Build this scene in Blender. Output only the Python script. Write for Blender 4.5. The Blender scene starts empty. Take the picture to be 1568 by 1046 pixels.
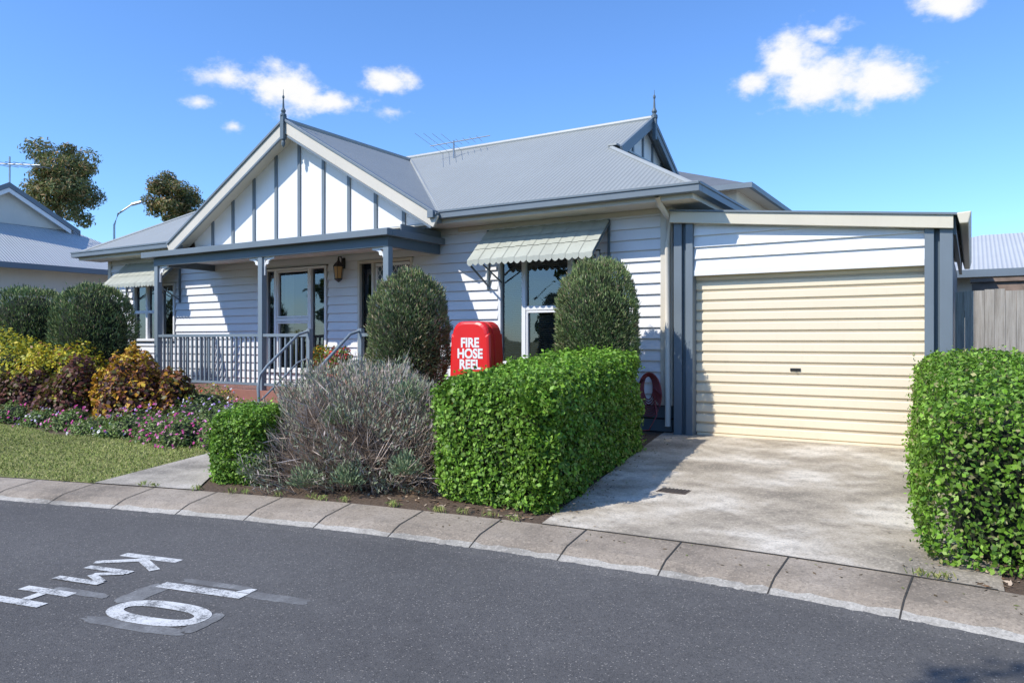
import bpy, math, random
import numpy as np
from mathutils import Vector, Matrix
random.seed(7); rng=np.random.default_rng(11)
sc=bpy.context.scene
R=math.radians

# ---------------------------------------------------------------- materials
def newmat(name):
    m=bpy.data.materials.new(name); m.use_nodes=True
    nt=m.node_tree; return m,nt,nt.nodes["Principled BSDF"]
def ramp(nt,fac,stops):
    r=nt.nodes.new("ShaderNodeValToRGB"); e=r.color_ramp.elements
    while len(e)<len(stops): e.new(0.5)
    for i,(p,c) in enumerate(stops):
        e[i].position=p; e[i].color=(c[0],c[1],c[2],1)
    nt.links.new(fac,r.inputs[0]); return r.outputs[0]
def objco(nt,scale=(1,1,1)):
    tc=nt.nodes.new("ShaderNodeTexCoord"); mp=nt.nodes.new("ShaderNodeMapping")
    mp.inputs["Scale"].default_value=scale
    nt.links.new(tc.outputs["Object"],mp.inputs[0]); return mp.outputs[0]
def noise(nt,co,s,d=4,r=.55):
    n=nt.nodes.new("ShaderNodeTexNoise"); n.inputs["Scale"].default_value=s
    n.inputs["Detail"].default_value=d; n.inputs["Roughness"].default_value=r
    nt.links.new(co,n.inputs["Vector"]); return n.outputs["Fac"]
def mixc(nt,fac,a,b,mode='MIX'):
    m=nt.nodes.new("ShaderNodeMix"); m.data_type='RGBA'; m.blend_type=mode
    if isinstance(fac,(int,float)): m.inputs[0].default_value=fac
    else: nt.links.new(fac,m.inputs[0])
    for i,v in ((6,a),(7,b)):
        if isinstance(v,tuple): m.inputs[i].default_value=(v[0],v[1],v[2],1)
        else: nt.links.new(v,m.inputs[i])
    return m.outputs[2]
def mth(nt,op,a,b=None,c=None,clamp=False):
    m=nt.nodes.new("ShaderNodeMath"); m.operation=op; m.use_clamp=clamp
    for i,v in enumerate((a,b,c)):
        if v is None: continue
        if isinstance(v,(int,float)): m.inputs[i].default_value=v
        else: nt.links.new(v,m.inputs[i])
    return m.outputs[0]
def bump(nt,h,dist,strength=1.0):
    b=nt.nodes.new("ShaderNodeBump"); b.inputs["Distance"].default_value=dist
    b.inputs["Strength"].default_value=strength; nt.links.new(h,b.inputs["Height"]); return b.outputs[0]
def sc_(c,f): return tuple(x*f for x in c)

def paint(name,col,rough=.5,var=.10,scale=1.5,metal=0,fine=.04):
    m,nt,p=newmat(name); co=objco(nt)
    n1=noise(nt,co,scale,3)
    c=ramp(nt,n1,[(.3,sc_(col,1-var)),(.7,sc_(col,1+var*.5))])
    co2=objco(nt,(6,6,1.2)); n2=noise(nt,co2,3,3,.7)
    c2=mixc(nt,mth(nt,'MULTIPLY',mth(nt,'SUBTRACT',n2,.55,clamp=True),fine*14,clamp=True),c,sc_(col,.55))
    nt.links.new(c2,p.inputs["Base Color"]); p.inputs["Roughness"].default_value=rough
    p.inputs["Metallic"].default_value=metal
    return m
def corrugated(name,col,axis,pitch=.076,amp=.006,rough=.5):
    m,nt,p=newmat(name); co=objco(nt)
    s=nt.nodes.new("ShaderNodeSeparateXYZ"); nt.links.new(co,s.inputs[0])
    v=mth(nt,'SINE',mth(nt,'MULTIPLY',s.outputs[axis],2*math.pi/pitch))
    n1=noise(nt,co,.5,4); st=objco(nt,(1,8,1) if axis==1 else (8,1,1)); n2=noise(nt,st,1.2,4,.7)
    c=ramp(nt,n1,[(.3,sc_(col,.92)),(.7,sc_(col,1.05))])
    c=mixc(nt,mth(nt,'MULTIPLY',n2,.45),c,sc_(col,.72))
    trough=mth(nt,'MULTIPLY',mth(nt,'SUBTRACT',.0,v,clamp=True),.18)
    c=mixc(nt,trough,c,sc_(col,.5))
    nt.links.new(c,p.inputs["Base Color"]); p.inputs["Roughness"].default_value=rough
    nt.links.new(bump(nt,v,amp),p.inputs["Normal"]); return m
def leafmat(name,trans=.25,rough=.5,spec=.35):
    m,nt,p=newmat(name); a=nt.nodes.new("ShaderNodeAttribute"); a.attribute_name="Col"
    nt.links.new(a.outputs["Color"],p.inputs["Base Color"]); p.inputs["Roughness"].default_value=rough
    p.inputs["Specular IOR Level"].default_value=spec
    if trans>0:
        t=nt.nodes.new("ShaderNodeBsdfTranslucent"); nt.links.new(mixc(nt,.35,a.outputs["Color"],(.25,.35,.05)),t.inputs[0])
        mx=nt.nodes.new("ShaderNodeMixShader"); mx.inputs[0].default_value=trans
        nt.links.new(p.outputs[0],mx.inputs[1]); nt.links.new(t.outputs[0],mx.inputs[2])
        nt.links.new(mx.outputs[0],nt.nodes["Material Output"].inputs[0])
    return m

M={}
M['wall']=paint("weatherboard_paint",(.71,.71,.72),.55,.05,.8,fine=.03)
M['white']=paint("white_paint",(.78,.78,.775),.5,.04)
M['gablewhite']=paint("gable_sheet_paint",(.80,.80,.79),.6,.04)
M['slate']=paint("slate_trim_paint",(.10,.135,.16),.5,.10)
M['slate_light']=paint("slate_trim_light",(.155,.19,.22),.5,.10)
M['cream']=paint("cream_trim_paint",(.60,.55,.46),.5,.06)
M['fascia']=paint("cream_fascia_paint",(.66,.60,.47),.45,.06)
M['door']=paint("roller_door_paint",(.80,.695,.51),.45,.05,.6,fine=.03)
M['groove_shade']=paint("roller_door_groove",(.52,.43,.30),.6,.05)  # darker door colour: shade between the ribs painted into the grooves
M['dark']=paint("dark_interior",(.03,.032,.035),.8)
M['awning']=paint("awning_sheet",(.43,.44,.37),.6,.12,3,fine=.08)
M['deck']=paint("deck_boards",(.34,.15,.11),.6,.15,4)
M['red']=paint("red_cover",(.72,.016,.016),.32,.06,3,fine=.01)
M['steel']=paint("galvanised_steel",(.35,.36,.37),.35,.1,6,metal=.7)
M['rail']=paint("rail_paint",(.19,.235,.27),.5,.1)
M['brown']=paint("neighbour_cream",(.66,.63,.56),.7,.08)
M['hose']=paint("hose_rubber",(.24,.05,.06),.5)
M['pot']=paint("terracotta_pot",(.55,.15,.05),.7)
M['blind']=paint("blind_slats",(.50,.48,.44),.6,.05)
M['curtain']=paint("curtain_cloth",(.45,.45,.45),.9,.1,5)
M['black']=paint("black_metal",(.02,.02,.02),.4)
M['grate']=paint("rusty_grate",(.10,.075,.06),.7,.3,30)
M['roofx']=corrugated("corrugated_roof_x",(.325,.342,.330),0)
M['roofy']=corrugated("corrugated_roof_y",(.325,.342,.330),1)
M['ridge']=paint("ridge_cap",(.34,.355,.345),.45)
M['nroofx']=corrugated("pale_roof_x",(.54,.55,.54),0)
M['nroofy']=corrugated("pale_roof_y",(.54,.55,.54),1)
M['droof']=paint("dark_roof",(.14,.15,.16),.6,.15)
M['bark']=paint("bark",(.14,.11,.09),.9,.3,6)
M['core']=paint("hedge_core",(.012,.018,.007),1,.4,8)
M['leaf']=leafmat("leaf"); M['dry']=leafmat("dry_leaf",0,.7,.2)
M['petal']=leafmat("petal",.2,.6,.2)

def glassmat():
    m,nt,p=newmat("window_glass"); nt.nodes.remove(p)
    g=nt.nodes.new("ShaderNodeBsdfGlossy"); g.inputs["Roughness"].default_value=.015; g.inputs[0].default_value=(.9,.95,1,1)
    t=nt.nodes.new("ShaderNodeBsdfTransparent"); t.inputs[0].default_value=(.50,.53,.54,1)
    f=nt.nodes.new("ShaderNodeFresnel"); f.inputs[0].default_value=1.7
    n=noise(nt,objco(nt),.9,2); nt.links.new(bump(nt,n,.01),g.inputs["Normal"])
    x=nt.nodes.new("ShaderNodeMixShader"); nt.links.new(mth(nt,'ADD',f.outputs[0],.04),x.inputs[0])
    nt.links.new(t.outputs[0],x.inputs[1]); nt.links.new(g.outputs[0],x.inputs[2])
    nt.links.new(x.outputs[0],nt.nodes["Material Output"].inputs[0]); return m
M['glass']=glassmat()

def asphalt():
    m,nt,p=newmat("asphalt"); co=objco(nt)
    a=noise(nt,co,.55,4); b=noise(nt,co,140,2,.8); c0=noise(nt,co,5,4,.7)
    c=ramp(nt,a,[(.3,(.102,.098,.095)),(.7,(.142,.137,.132))])
    v=nt.nodes.new("ShaderNodeTexVoronoi"); v.inputs["Scale"].default_value=110; nt.links.new(co,v.inputs["Vector"])
    sv=nt.nodes.new("ShaderNodeSeparateColor"); nt.links.new(v.outputs["Color"],sv.inputs[0])
    spk=mth(nt,'MULTIPLY',mth(nt,'GREATER_THAN',sv.outputs[0],.90),mth(nt,'LESS_THAN',v.outputs["Distance"],.42))
    c=mixc(nt,mth(nt,'MULTIPLY',spk,.75),c,(.36,.33,.29))
    dk=mth(nt,'LESS_THAN',sv.outputs[1],.3); c=mixc(nt,mth(nt,'MULTIPLY',dk,.38),c,(.05,.05,.05))
    c=mixc(nt,mth(nt,'MULTIPLY',mth(nt,'SUBTRACT',c0,.5,clamp=True),1.2,clamp=True),c,(.178,.17,.162))
    nt.links.new(c,p.inputs["Base Color"]); p.inputs["Roughness"].default_value=.9; p.inputs["Specular IOR Level"].default_value=.2
    nt.links.new(bump(nt,b,.006),p.inputs["Normal"]); return m
M['asphalt']=asphalt()
def concrete(name,base,stain=.5,dirty=(.17,.145,.115),light=(.5,.46,.40)):
    m,nt,p=newmat(name); co=objco(nt)
    a=noise(nt,co,1.1,5,.62); b=noise(nt,co,4.5,6,.75); f=noise(nt,co,90,3,.8)
    v=nt.nodes.new("ShaderNodeTexVoronoi"); v.inputs["Scale"].default_value=75; nt.links.new(co,v.inputs["Vector"])
    sv=nt.nodes.new("ShaderNodeSeparateColor"); nt.links.new(v.outputs["Color"],sv.inputs[0])
    c=ramp(nt,a,[(.34,sc_(base,.56)),(.48,base),(.62,light)])
    c=mixc(nt,mth(nt,'MULTIPLY',mth(nt,'SUBTRACT',b,.49,clamp=True),stain*5,clamp=True),c,dirty)
    c=mixc(nt,mth(nt,'MULTIPLY',mth(nt,'SUBTRACT',f,.48,clamp=True),2.2,clamp=True),c,sc_(base,.35))
    c=mixc(nt,mth(nt,'MULTIPLY',mth(nt,'GREATER_THAN',sv.outputs[0],.82),.3),c,sc_(base,1.5))
    c=mixc(nt,mth(nt,'MULTIPLY',mth(nt,'LESS_THAN',sv.outputs[1],.15),.3),c,sc_(base,.4))
    nt.links.new(c,p.inputs["Base Color"]); p.inputs["Roughness"].default_value=.88
    nt.links.new(bump(nt,f,.003),p.inputs["Normal"]); return m
M['kerb']=concrete("kerb_concrete",(.31,.255,.195),.55,light=(.38,.32,.255))
M['lip']=concrete("kerb_lip_concrete",(.40,.37,.32),.35,light=(.48,.45,.40))
M['drive']=concrete("driveway_concrete",(.46,.395,.305),.6,light=(.72,.655,.55))
M['path']=concrete("path_concrete",(.44,.39,.32),.5,light=(.56,.51,.44))
M['joint']=paint("joint_gap",(.05,.045,.038),.95,.3,20)
def mulch():
    m,nt,p=newmat("mulch_soil"); co=objco(nt)
    f=noise(nt,co,40,5,.8)
    c=ramp(nt,f,[(.3,(.05,.032,.02)),(.55,(.15,.10,.065)),(.75,(.30,.22,.15))])
    nt.links.new(c,p.inputs["Base Color"]); p.inputs["Roughness"].default_value=1
    nt.links.new(bump(nt,f,.02),p.inputs["Normal"]); return m
M['mulch']=mulch()
def grassm():
    m,nt,p=newmat("grass_ground"); co=objco(nt)
    f=noise(nt,co,30,4,.8)
    c=ramp(nt,f,[(.3,(.11,.13,.03)),(.7,(.27,.27,.09))])
    nt.links.new(c,p.inputs["Base Color"]); p.inputs["Roughness"].default_value=1; return m
M['grass']=grassm()
def wood():
    m,nt,p=newmat("weathered_paling"); co=objco(nt,(30,30,1.5))
    f=noise(nt,co,1.3,5,.7); g=noise(nt,objco(nt),7,2)
    c=ramp(nt,f,[(.3,(.20,.18,.155)),(.55,(.38,.35,.31)),(.75,(.50,.465,.42))])
    c=mixc(nt,mth(nt,'MULTIPLY',g,.35),c,(.27,.21,.16))
    nt.links.new(c,p.inputs["Base Color"]); p.inputs["Roughness"].default_value=.9
    nt.links.new(bump(nt,f,.004),p.inputs["Normal"]); return m
M['wood']=wood()
def roadpaint():
    m,nt,p=newmat("worn_road_paint"); co=objco(nt)
    f=noise(nt,co,75,4,.85); g=noise(nt,co,7,5,.7)
    k=mth(nt,'ADD',mth(nt,'MULTIPLY',f,.75),mth(nt,'MULTIPLY',g,.60))
    c=ramp(nt,k,[(.57,(.15,.15,.148)),(.67,(.56,.56,.54)),(.86,(.70,.70,.68))])
    nt.links.new(c,p.inputs["Base Color"]); p.inputs["Roughness"].default_value=.8
    return m
M['rpaint']=roadpaint()
def ghost():
    m,nt,p=newmat("faded_road_paint"); co=objco(nt)
    f=noise(nt,co,60,4,.85); g=noise(nt,co,4,4,.7)
    k=mth(nt,'ADD',mth(nt,'MULTIPLY',f,.55),mth(nt,'MULTIPLY',g,.7))
    c=ramp(nt,k,[(.54,(.125,.122,.118)),(.70,(.20,.20,.195)),(.84,(.34,.34,.33))])
    nt.links.new(c,p.inputs["Base Color"]); p.inputs["Roughness"].default_value=.85; return m
M['ghost']=ghost()

# ---------------------------------------------------------------- mesh builder
def empty(name,loc=(0,0,0)):
    e=bpy.data.objects.new(name,None); e.location=loc; e.empty_display_size=.3
    sc.collection.objects.link(e); return e
def link(name,me,mat,parent=None):
    o=bpy.data.objects.new(name,me); sc.collection.objects.link(o)
    if mat: me.materials.append(mat)
    if parent:
        o.parent=parent; o.matrix_parent_inverse=Matrix.Translation(parent.location).inverted()
    return o
class MB:
    def __init__(s,name,mat,parent=None,smooth=False): s.n=name;s.m=mat;s.p=parent;s.v=[];s.f=[];s.s=smooth
    def poly(s,pts):
        b=len(s.v); s.v+= [tuple(p) for p in pts]; s.f.append(tuple(range(b,b+len(pts)))); return s
    def hexa(s,c):
        b=len(s.v); s.v+=[tuple(p) for p in c]
        for f in ((0,3,2,1),(4,5,6,7),(0,1,5,4),(1,2,6,5),(2,3,7,6),(3,0,4,7)): s.f.append(tuple(b+i for i in f))
        return s
    def box(s,x0,x1,y0,y1,z0,z1):
        return s.hexa([(x0,y0,z0),(x1,y0,z0),(x1,y1,z0),(x0,y1,z0),(x0,y0,z1),(x1,y0,z1),(x1,y1,z1),(x0,y1,z1)])
    def obox(s,p0,p1,side,up):
        p0=Vector(p0);p1=Vector(p1);a=Vector(side);u=Vector(up)
        c=[]
        for z in (0,1):
            for (q,k) in ((p0,-1),(p1,-1),(p1,1),(p0,1)): c.append(q+a*k+u*(1 if z else -1))
        return s.hexa(c)
    def tube(s,pts,r,n=8):
        pts=[Vector(p) for p in pts]; rr=r if isinstance(r,(list,tuple)) else [r]*len(pts)
        b=len(s.v)
        for i,p in enumerate(pts):
            d=(pts[min(i+1,len(pts)-1)]-pts[max(i-1,0)]).normalized()
            u=d.cross(Vector((0,0,1)) if abs(d.z)<.9 else Vector((1,0,0))).normalized(); w=d.cross(u)
            for k in range(n):
                a=2*math.pi*k/n; s.v.append(tuple(p+(u*math.cos(a)+w*math.sin(a))*rr[i]))
        for i in range(len(pts)-1):
            for k in range(n):
                s.f.append((b+i*n+k,b+i*n+(k+1)%n,b+(i+1)*n+(k+1)%n,b+(i+1)*n+k))
        s.f.append(tuple(b+k for k in range(n))); s.f.append(tuple(b+(len(pts)-1)*n+k for k in reversed(range(n))))
        return s
    def lathe(s,c,prof,n=16):
        b=len(s.v)
        for (r,z) in prof:
            for k in range(n):
                a=2*math.pi*k/n; s.v.append((c[0]+r*math.cos(a),c[1]+r*math.sin(a),c[2]+z))
        for i in range(len(prof)-1):
            for k in range(n): s.f.append((b+i*n+k,b+i*n+(k+1)%n,b+(i+1)*n+(k+1)%n,b+(i+1)*n+k))
        s.f.append(tuple(b+k for k in reversed(range(n)))); s.f.append(tuple(b+(len(prof)-1)*n+k for k in range(n)))
        return s
    def done(s,bevel=0):
        me=bpy.data.meshes.new(s.n); me.from_pydata(s.v,[],s.f); me.update()
        if s.s:
            for p in me.polygons: p.use_smooth=True
        o=link(s.n,me,s.m,s.p)
        if bevel:
            b=o.modifiers.new("bevel",'BEVEL'); b.width=bevel; b.segments=2; b.limit_method='ANGLE'
        return o
def leaves(name,P,Nn,L,W,cols,mat,parent=None,tilt=.6,along=.5,axis=None):
    n=len(P); P=np.asarray(P,float); Nn=np.asarray(Nn,float)
    Nn=Nn/np.maximum(np.linalg.norm(Nn,axis=1,keepdims=True),1e-6)
    rn=rng.normal(size=(n,3))
    if axis is None: a=rn-(rn*Nn).sum(1,keepdims=True)*Nn*(1-along)
    else: a=np.asarray(axis,float)+rn*.25
    a/=np.linalg.norm(a,axis=1,keepdims=True)
    nn=Nn+rng.normal(size=(n,3))*tilt
    b=np.cross(a,nn); b/=np.maximum(np.linalg.norm(b,axis=1,keepdims=True),1e-6)
    sz=rng.uniform(.6,1.3,(n,1)); L_=L*sz; W_=W*sz
    V=np.stack([P-a*L_*.5,P+b*W_*.5,P+a*L_*.5,P-b*W_*.5],1).reshape(-1,3)
    me=bpy.data.meshes.new(name); me.vertices.add(4*n); me.vertices.foreach_set("co",V.ravel().astype(np.float32))
    me.loops.add(4*n); me.loops.foreach_set("vertex_index",np.arange(4*n,dtype=np.int32))
    me.polygons.add(n); me.polygons.foreach_set("loop_start",np.arange(0,4*n,4,dtype=np.int32))
    me.polygons.foreach_set("loop_total",np.full(n,4,dtype=np.int32)); me.update(calc_edges=True)
    ca=me.color_attributes.new("Col",'FLOAT_COLOR','POINT')
    C=np.ones((n,4)); C[:,:3]=cols; ca.data.foreach_set("color",np.repeat(C,4,axis=0).ravel().astype(np.float32))
    return link(name,me,mat,parent)
def pick(n,palette,w=None,var=.25):
    pal=np.array(palette); w=None if w is None else np.array(w)/sum(w)
    c=pal[rng.choice(len(pal),n,p=w)]; return np.clip(c*rng.uniform(1-var,1+var,(n,1)),0,1)
def lump(P,f=3.0):
    return (np.sin(P[:,0]*f+1.3)*np.sin(P[:,1]*f*1.2+.4)+np.sin(P[:,2]*f*1.4+2+P[:,0]*f*.7)+.6*np.sin(P[:,0]*f*2.7+P[:,1]*f*2.1+P[:,2]*f*3.1))/2.2

# ---------------------------------------------------------------- terrain
kb=[(-34,-9),(-26,-4.2),(-20,-1.1),(-16,.65),(-13,1.85),(-10.5,2.8),(-8.14,3.56),(-6.99,3.88),(-5.93,4.17),(-4.58,4.48),(-3.4,4.66),(-2.57,4.75),(-1.4,4.82),(-.75,4.82),(.24,4.76),(1.5,4.55),(3,4.15),(6,3.0),(12,.3),(20,-5)]
def cr(p0,p1,p2,p3,t):
    return tuple(.5*((2*b)+(-a+c)*t+(2*a-5*b+4*c-d)*t*t+(-a+3*b-3*c+d)*t**3) for a,b,c,d in zip(p0,p1,p2,p3))
curve=[]
for i in range(1,len(kb)-2):
    for k in range(12): curve.append(cr(kb[i-1],kb[i],kb[i+1],kb[i+2],k/12))
curve.append(kb[-2])
cxs=[p[0] for p in curve]; cys=[p[1] for p in curve]
def yk(x): return float(np.interp(x,cxs,cys))
def zg(x,y): 
    return -.1+.1*max(0,min(1,(y-yk(x))/4.4))
def nrm(i):
    a=curve[max(i-1,0)]; b=curve[min(i+1,len(curve)-1)]; dx,dy=b[0]-a[0],b[1]-a[1]; l=math.hypot(dx,dy); return (dy/l,-dx/l)
MB("ground",M['grass']).poly([(-900,-900,-.24),(900,-900,-.24),(900,900,-.24),(-900,900,-.24)]).done()
mb=MB("garden_bed_soil",M['mulch'])
rows=[0,.3,.7,1.2,2,3,4.4,6,12,40]
for i,(x,y) in enumerate(curve):
    for r in rows: mb.v.append((x,y+r,zg(x,y+r)))
nr=len(rows)
for i in range(len(curve)-1):
    for r in range(nr-1):
        a=i*nr+r; mb.f.append((a,a+nr,a+nr+1,a+1))
mb.done()
prof=[(0,-.096),(.34,-.128),(.41,-.148),(.46,-.168),(.52,-.190),(.53,-.25)]
mb=MB("concrete_kerb",M['kerb'])
for i,(x,y) in enumerate(curve):
    nx,ny=nrm(i)
    for (d,z) in prof: mb.v.append((x+nx*d,y+ny*d,z))
np_=len(prof)
for i in range(len(curve)-1):
    for r in range(np_-1):
        a=i*np_+r; mb.f.append((a,a+1,a+np_+1,a+np_))
kerb=mb.done()
mb=MB("worn_lip",M['lip'],kerb)
pd=[p[0] for p in prof]; pz=[p[1] for p in prof]
for i,(x,y) in enumerate(curve):
    nx,ny=nrm(i); w=.445+.008*math.sin(i*2.3)+.006*math.sin(i*5.1)
    for d in (w,.46 if w<.459 else w+.005,.521): mb.v.append((x+nx*d,y+ny*d,float(np.interp(d,pd[:5],pz[:5]))+.0025))
for i in range(len(curve)-1):
    for r in range(2):
        a=i*3+r; mb.f.append((a,a+1,a+4,a+3))
mb.done()
mb=MB("kerb_joints",M['joint'],kerb)
acc=0; nxt=.3
for i in range(1,len(curve)):
    a,b=curve[i-1],curve[i]; l=math.hypot(b[0]-a[0],b[1]-a[1])
    while acc+l>nxt:
        t=(nxt-acc)/l; x=a[0]+(b[0]-a[0])*t; y=a[1]+(b[1]-a[1])*t
        if -14<x<6:
            nx,ny=nrm(i); tx,ty=-ny,nx
            w=.0045
            for (d0,z0),(d1,z1) in zip(prof[:-2],prof[1:-1]):
                mb.poly([(x+nx*d0-tx*w,y+ny*d0-ty*w,z0+.0045),(x+nx*d1-tx*w,y+ny*d1-ty*w,z1+.0045),(x+nx*d1+tx*w,y+ny*d1+ty*w,z1+.0045),(x+nx*d0+tx*w,y+ny*d0+ty*w,z0+.0045)])
        nxt+=.68
    acc+=l
mb.done()
mb=MB("road",M['asphalt'])
for i,(x,y) in enumerate(curve):
    nx,ny=nrm(i); w=.500+.010*math.sin(i*1.7)+.008*math.sin(i*4.1)
    mb.v.append((x+nx*w,y+ny*w,-.179)); mb.v.append((x+nx*.60,y+ny*.60,-.197)); mb.v.append((x+nx*2,y+ny*2,-.2)); mb.v.append((x+nx*9.5,y+ny*9.5,-.2))
for i in range(len(curve)-1):
    for r in range(3):
        a=i*4+r; mb.f.append((a,a+1,a+5,a+4))
mb.done()
mb=MB("concrete_driveway",M['drive'])
for t in np.linspace(0,1,14):
    xl=-2.68-.86*t; xr=.15-.1*t
    for s in np.linspace(0,1,6):
        x=xl+(xr-xl)*s; y0=yk(x)+.002; y=y0+(9.72-y0)*t
        mb.v.append((x,y,zg(x,y)+.006))
for i in range(13):
    for j in range(5):
        a=i*6+j; mb.f.append((a,a+1,a+7,a+6))
drv=mb.done()
mb=MB("driveway_joints",M['joint'],drv)
for i in range(12):
    xa=-2.68+2.8*i/12; xb=-2.68+2.8*(i+1)/12
    mb.poly([(xa,yk(xa)-.004,-.0915),(xb,yk(xb)-.004,-.0915),(xb,yk(xb)+.006,-.089),(xa,yk(xa)+.006,-.089)])
mb.done()
x0,y0=-2.33,6.14; z0=zg(x0,y0)
gro=MB("drain_grate",M['grate']).box(x0,x0+.26,y0,y0+.22,z0,z0+.010).done()
g2=MB("slots",M['black'],gro)
for i in range(7): g2.box(x0+.02+i*.034,x0+.032+i*.034,y0+.02,y0+.20,z0+.0101,z0+.012)
g2.done()
mb=MB("garden_path",M['path'])
Lp=[(-7.0,yk(-7.0)),(-7.27,4.79),(-7.45,5.4),(-8.4,6.7),(-9.0,7.45)]; Rr=[(-5.9,yk(-5.9)),(-6.55,4.9),(-6.9,5.6),(-7.5,6.6),(-7.8,7.45)]
for (a,b) in zip(Lp,Rr):
    for s in (0,.5,1):
        x=a[0]+(b[0]-a[0])*s; y=a[1]+(b[1]-a[1])*s
        if a is Lp[0]: y=yk(x)+.003
        mb.v.append((x,y,zg(x,y)+.012))
for i in range(4):
    for j in range(2):
        a=i*3+j; mb.f.append((a,a+1,a+4,a+3))
mb.done()
def lawn_top(x):
    e=5.50+.10*math.sin(x*1.3)+.05*math.sin(x*3.7)
    return max(min(e,float(np.interp(x,[-7.46,-7.27,-7.0],[5.45,4.79,3.9]))) if x>-7.46 else e, yk(x)+.012)
mb=MB("lawn",M['grass'])
for x in np.concatenate([np.linspace(-20,-7.5,40),np.linspace(-7.46,-7.0,10)]):
    y0=yk(x)+.01; y1=lawn_top(x)
    for s in (0,.33,.66,1):
        y=y0+(y1-y0)*s; mb.v.append((x,y,zg(x,y)+.007))
for i in range(49):
    for j in range(3):
        a=i*4+j; mb.f.append((a,a+4,a+5,a+1))
lawn=mb.done()
n=70000
X=rng.uniform(-15,-7.02,n)
Y0=np.array([yk(x)+.01 for x in X]); Y1=np.array([lawn_top(x) for x in X])
keep=rng.uniform(size=n)<(Y1-Y0)/3.0; X,Y0,Y1=X[keep],Y0[keep],Y1[keep]; n=len(X)
Y=Y0+(Y1-Y0)*rng.uniform(0,1,n)
Z=np.array([zg(x,y) for x,y in zip(X,Y)])
patch=lump(np.stack([X,Y,Z*0],1),2.2)
c=pick(n,[(.18,.23,.05),(.25,.29,.08),(.36,.34,.14)],[4,4,3]); c*= (1+.18*patch[:,None])
leaves("grass_blades",np.stack([X,Y,Z+.015],1),np.tile([0,-1,.6],(n,1)),.038,.008,c,M['dry'],lawn,axis=np.tile([0,0,1.],(n,1))+rng.normal(size=(n,3))*.55)
def text_mesh(name,s,mat,parent,origin,xdir,ydir,zoff,size,sx=1,sy=1,bold=.0,ext=0):
    cu=bpy.data.curves.new(name,'FONT'); cu.body=s; cu.size=size; cu.align_x='CENTER'; cu.align_y='CENTER'; cu.offset=bold; cu.extrude=ext
    o=bpy.data.objects.new(name,cu); sc.collection.objects.link(o)
    dg=bpy.context.evaluated_depsgraph_get(); me=bpy.data.meshes.new_from_object(o.evaluated_get(dg))
    bpy.data.objects.remove(o)
    xd=Vector(xdir).normalized()*sx; yd=Vector(ydir).normalized()*sy; zd=Vector(xdir).cross(Vector(ydir)).normalized()
    for v in me.vertices: v.co=Vector(origin)+xd*v.co.x+yd*v.co.y+zd*(v.co.z+zoff)
    me.update(); me.materials.clear()
    return link(name,me,mat,parent)
# speed marking "10 KM/H", read by traffic travelling towards +X
mk=empty("road_speed_marking",(-4,2.5,-.196))
up=Vector((.978,.21,0)); rd=Vector((.21,-.978,0))
def bar(mb,c,lu,lr,z=-.1955):
    c=Vector((c[0],c[1],z)); mb.poly([c-up*lu-rd*lr,c-up*lu+rd*lr,c+up*lu+rd*lr,c+up*lu-rd*lr])
m1=MB("digit_one",M['rpaint'],mk); bar(m1,(-3.79,2.72),.30,.046)
c=Vector((-3.50,2.78,-.1955))
m1.poly([c+up*.0-rd*.042,c+up*.0-rd*.12,c-up*.04-rd*.12,c-up*.10-rd*.042]); m1.done()
m0=MB("digit_zero",M['rpaint'],mk); cz=Vector((-3.67,2.375,-.1955))
K=48
def ez(a,ru,rr): return cz+up*(ru*math.copysign(abs(math.cos(a))**.85,math.cos(a)))+rd*(rr*math.copysign(abs(math.sin(a))**.85,math.sin(a)))
for i in range(K):
    a0=2*math.pi*i/K;a1=2*math.pi*(i+1)/K
    m0.poly([ez(a0,.31,.155),ez(a1,.31,.155),ez(a1,.225,.062),ez(a0,.225,.062)])
m0.done()
ml=MB("letters_km_h",M['rpaint'],mk)
zi=[0]
def lb(p0,p1,w):
    zi[0]+=1; A=Vector((-4.58,2.5,-.1962+.0004*(zi[0]%8))); a=A+up*p0[0]+rd*p0[1]; b=A+up*p1[0]+rd*p1[1]
    d=(b-a).normalized(); s=Vector((-d.y,d.x,0))*w; ml.poly([a-s,b-s,b+s,a+s])
lb((-.20,-.45),(.27,-.45),.036); lb((.0,-.41),(.27,-.25),.032); lb((.04,-.40),(-.23,-.25),.032)
lb((-.19,-.16),(.17,-.16),.029); lb((-.19,.06),(.17,.06),.029); lb((.15,-.135),(-.02,-.055),.026); lb((.15,.035),(-.02,-.045),.026)
for r in (.26,.44): lb((-.20,r),(.18,r),.035)
lb((.0,.30),(.0,.40),.030)
ml.done()
mg=MB("old_paint_patches",M['ghost'],mk)
def rag(cx,cy,lu,lr,z):
    c=Vector((cx,cy,z)); pts=[]; rr=random.Random(int(cx*100))
    K=26
    for i in range(K):
        a=2*math.pi*i/K; q=(abs(math.cos(a))**4+abs(math.sin(a))**4)**(-1/4); j=1+rr.uniform(-.14,.08)
        pts.append(c+up*(lu*math.cos(a)*q*j)+rd*(lr*math.sin(a)*q*j))
    mg.poly(pts)
for i,q in enumerate(((-3.32,2.86,.22,.05),(-3.63,2.20,.33,.05),(-4.03,2.52,.08,.16),(-4.35,2.33,.22,.04),(-3.35,2.42,.05,.14),(-3.8,2.83,.26,.035))): rag(*q,-.1985+.0003*i)
mg.done()

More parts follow.
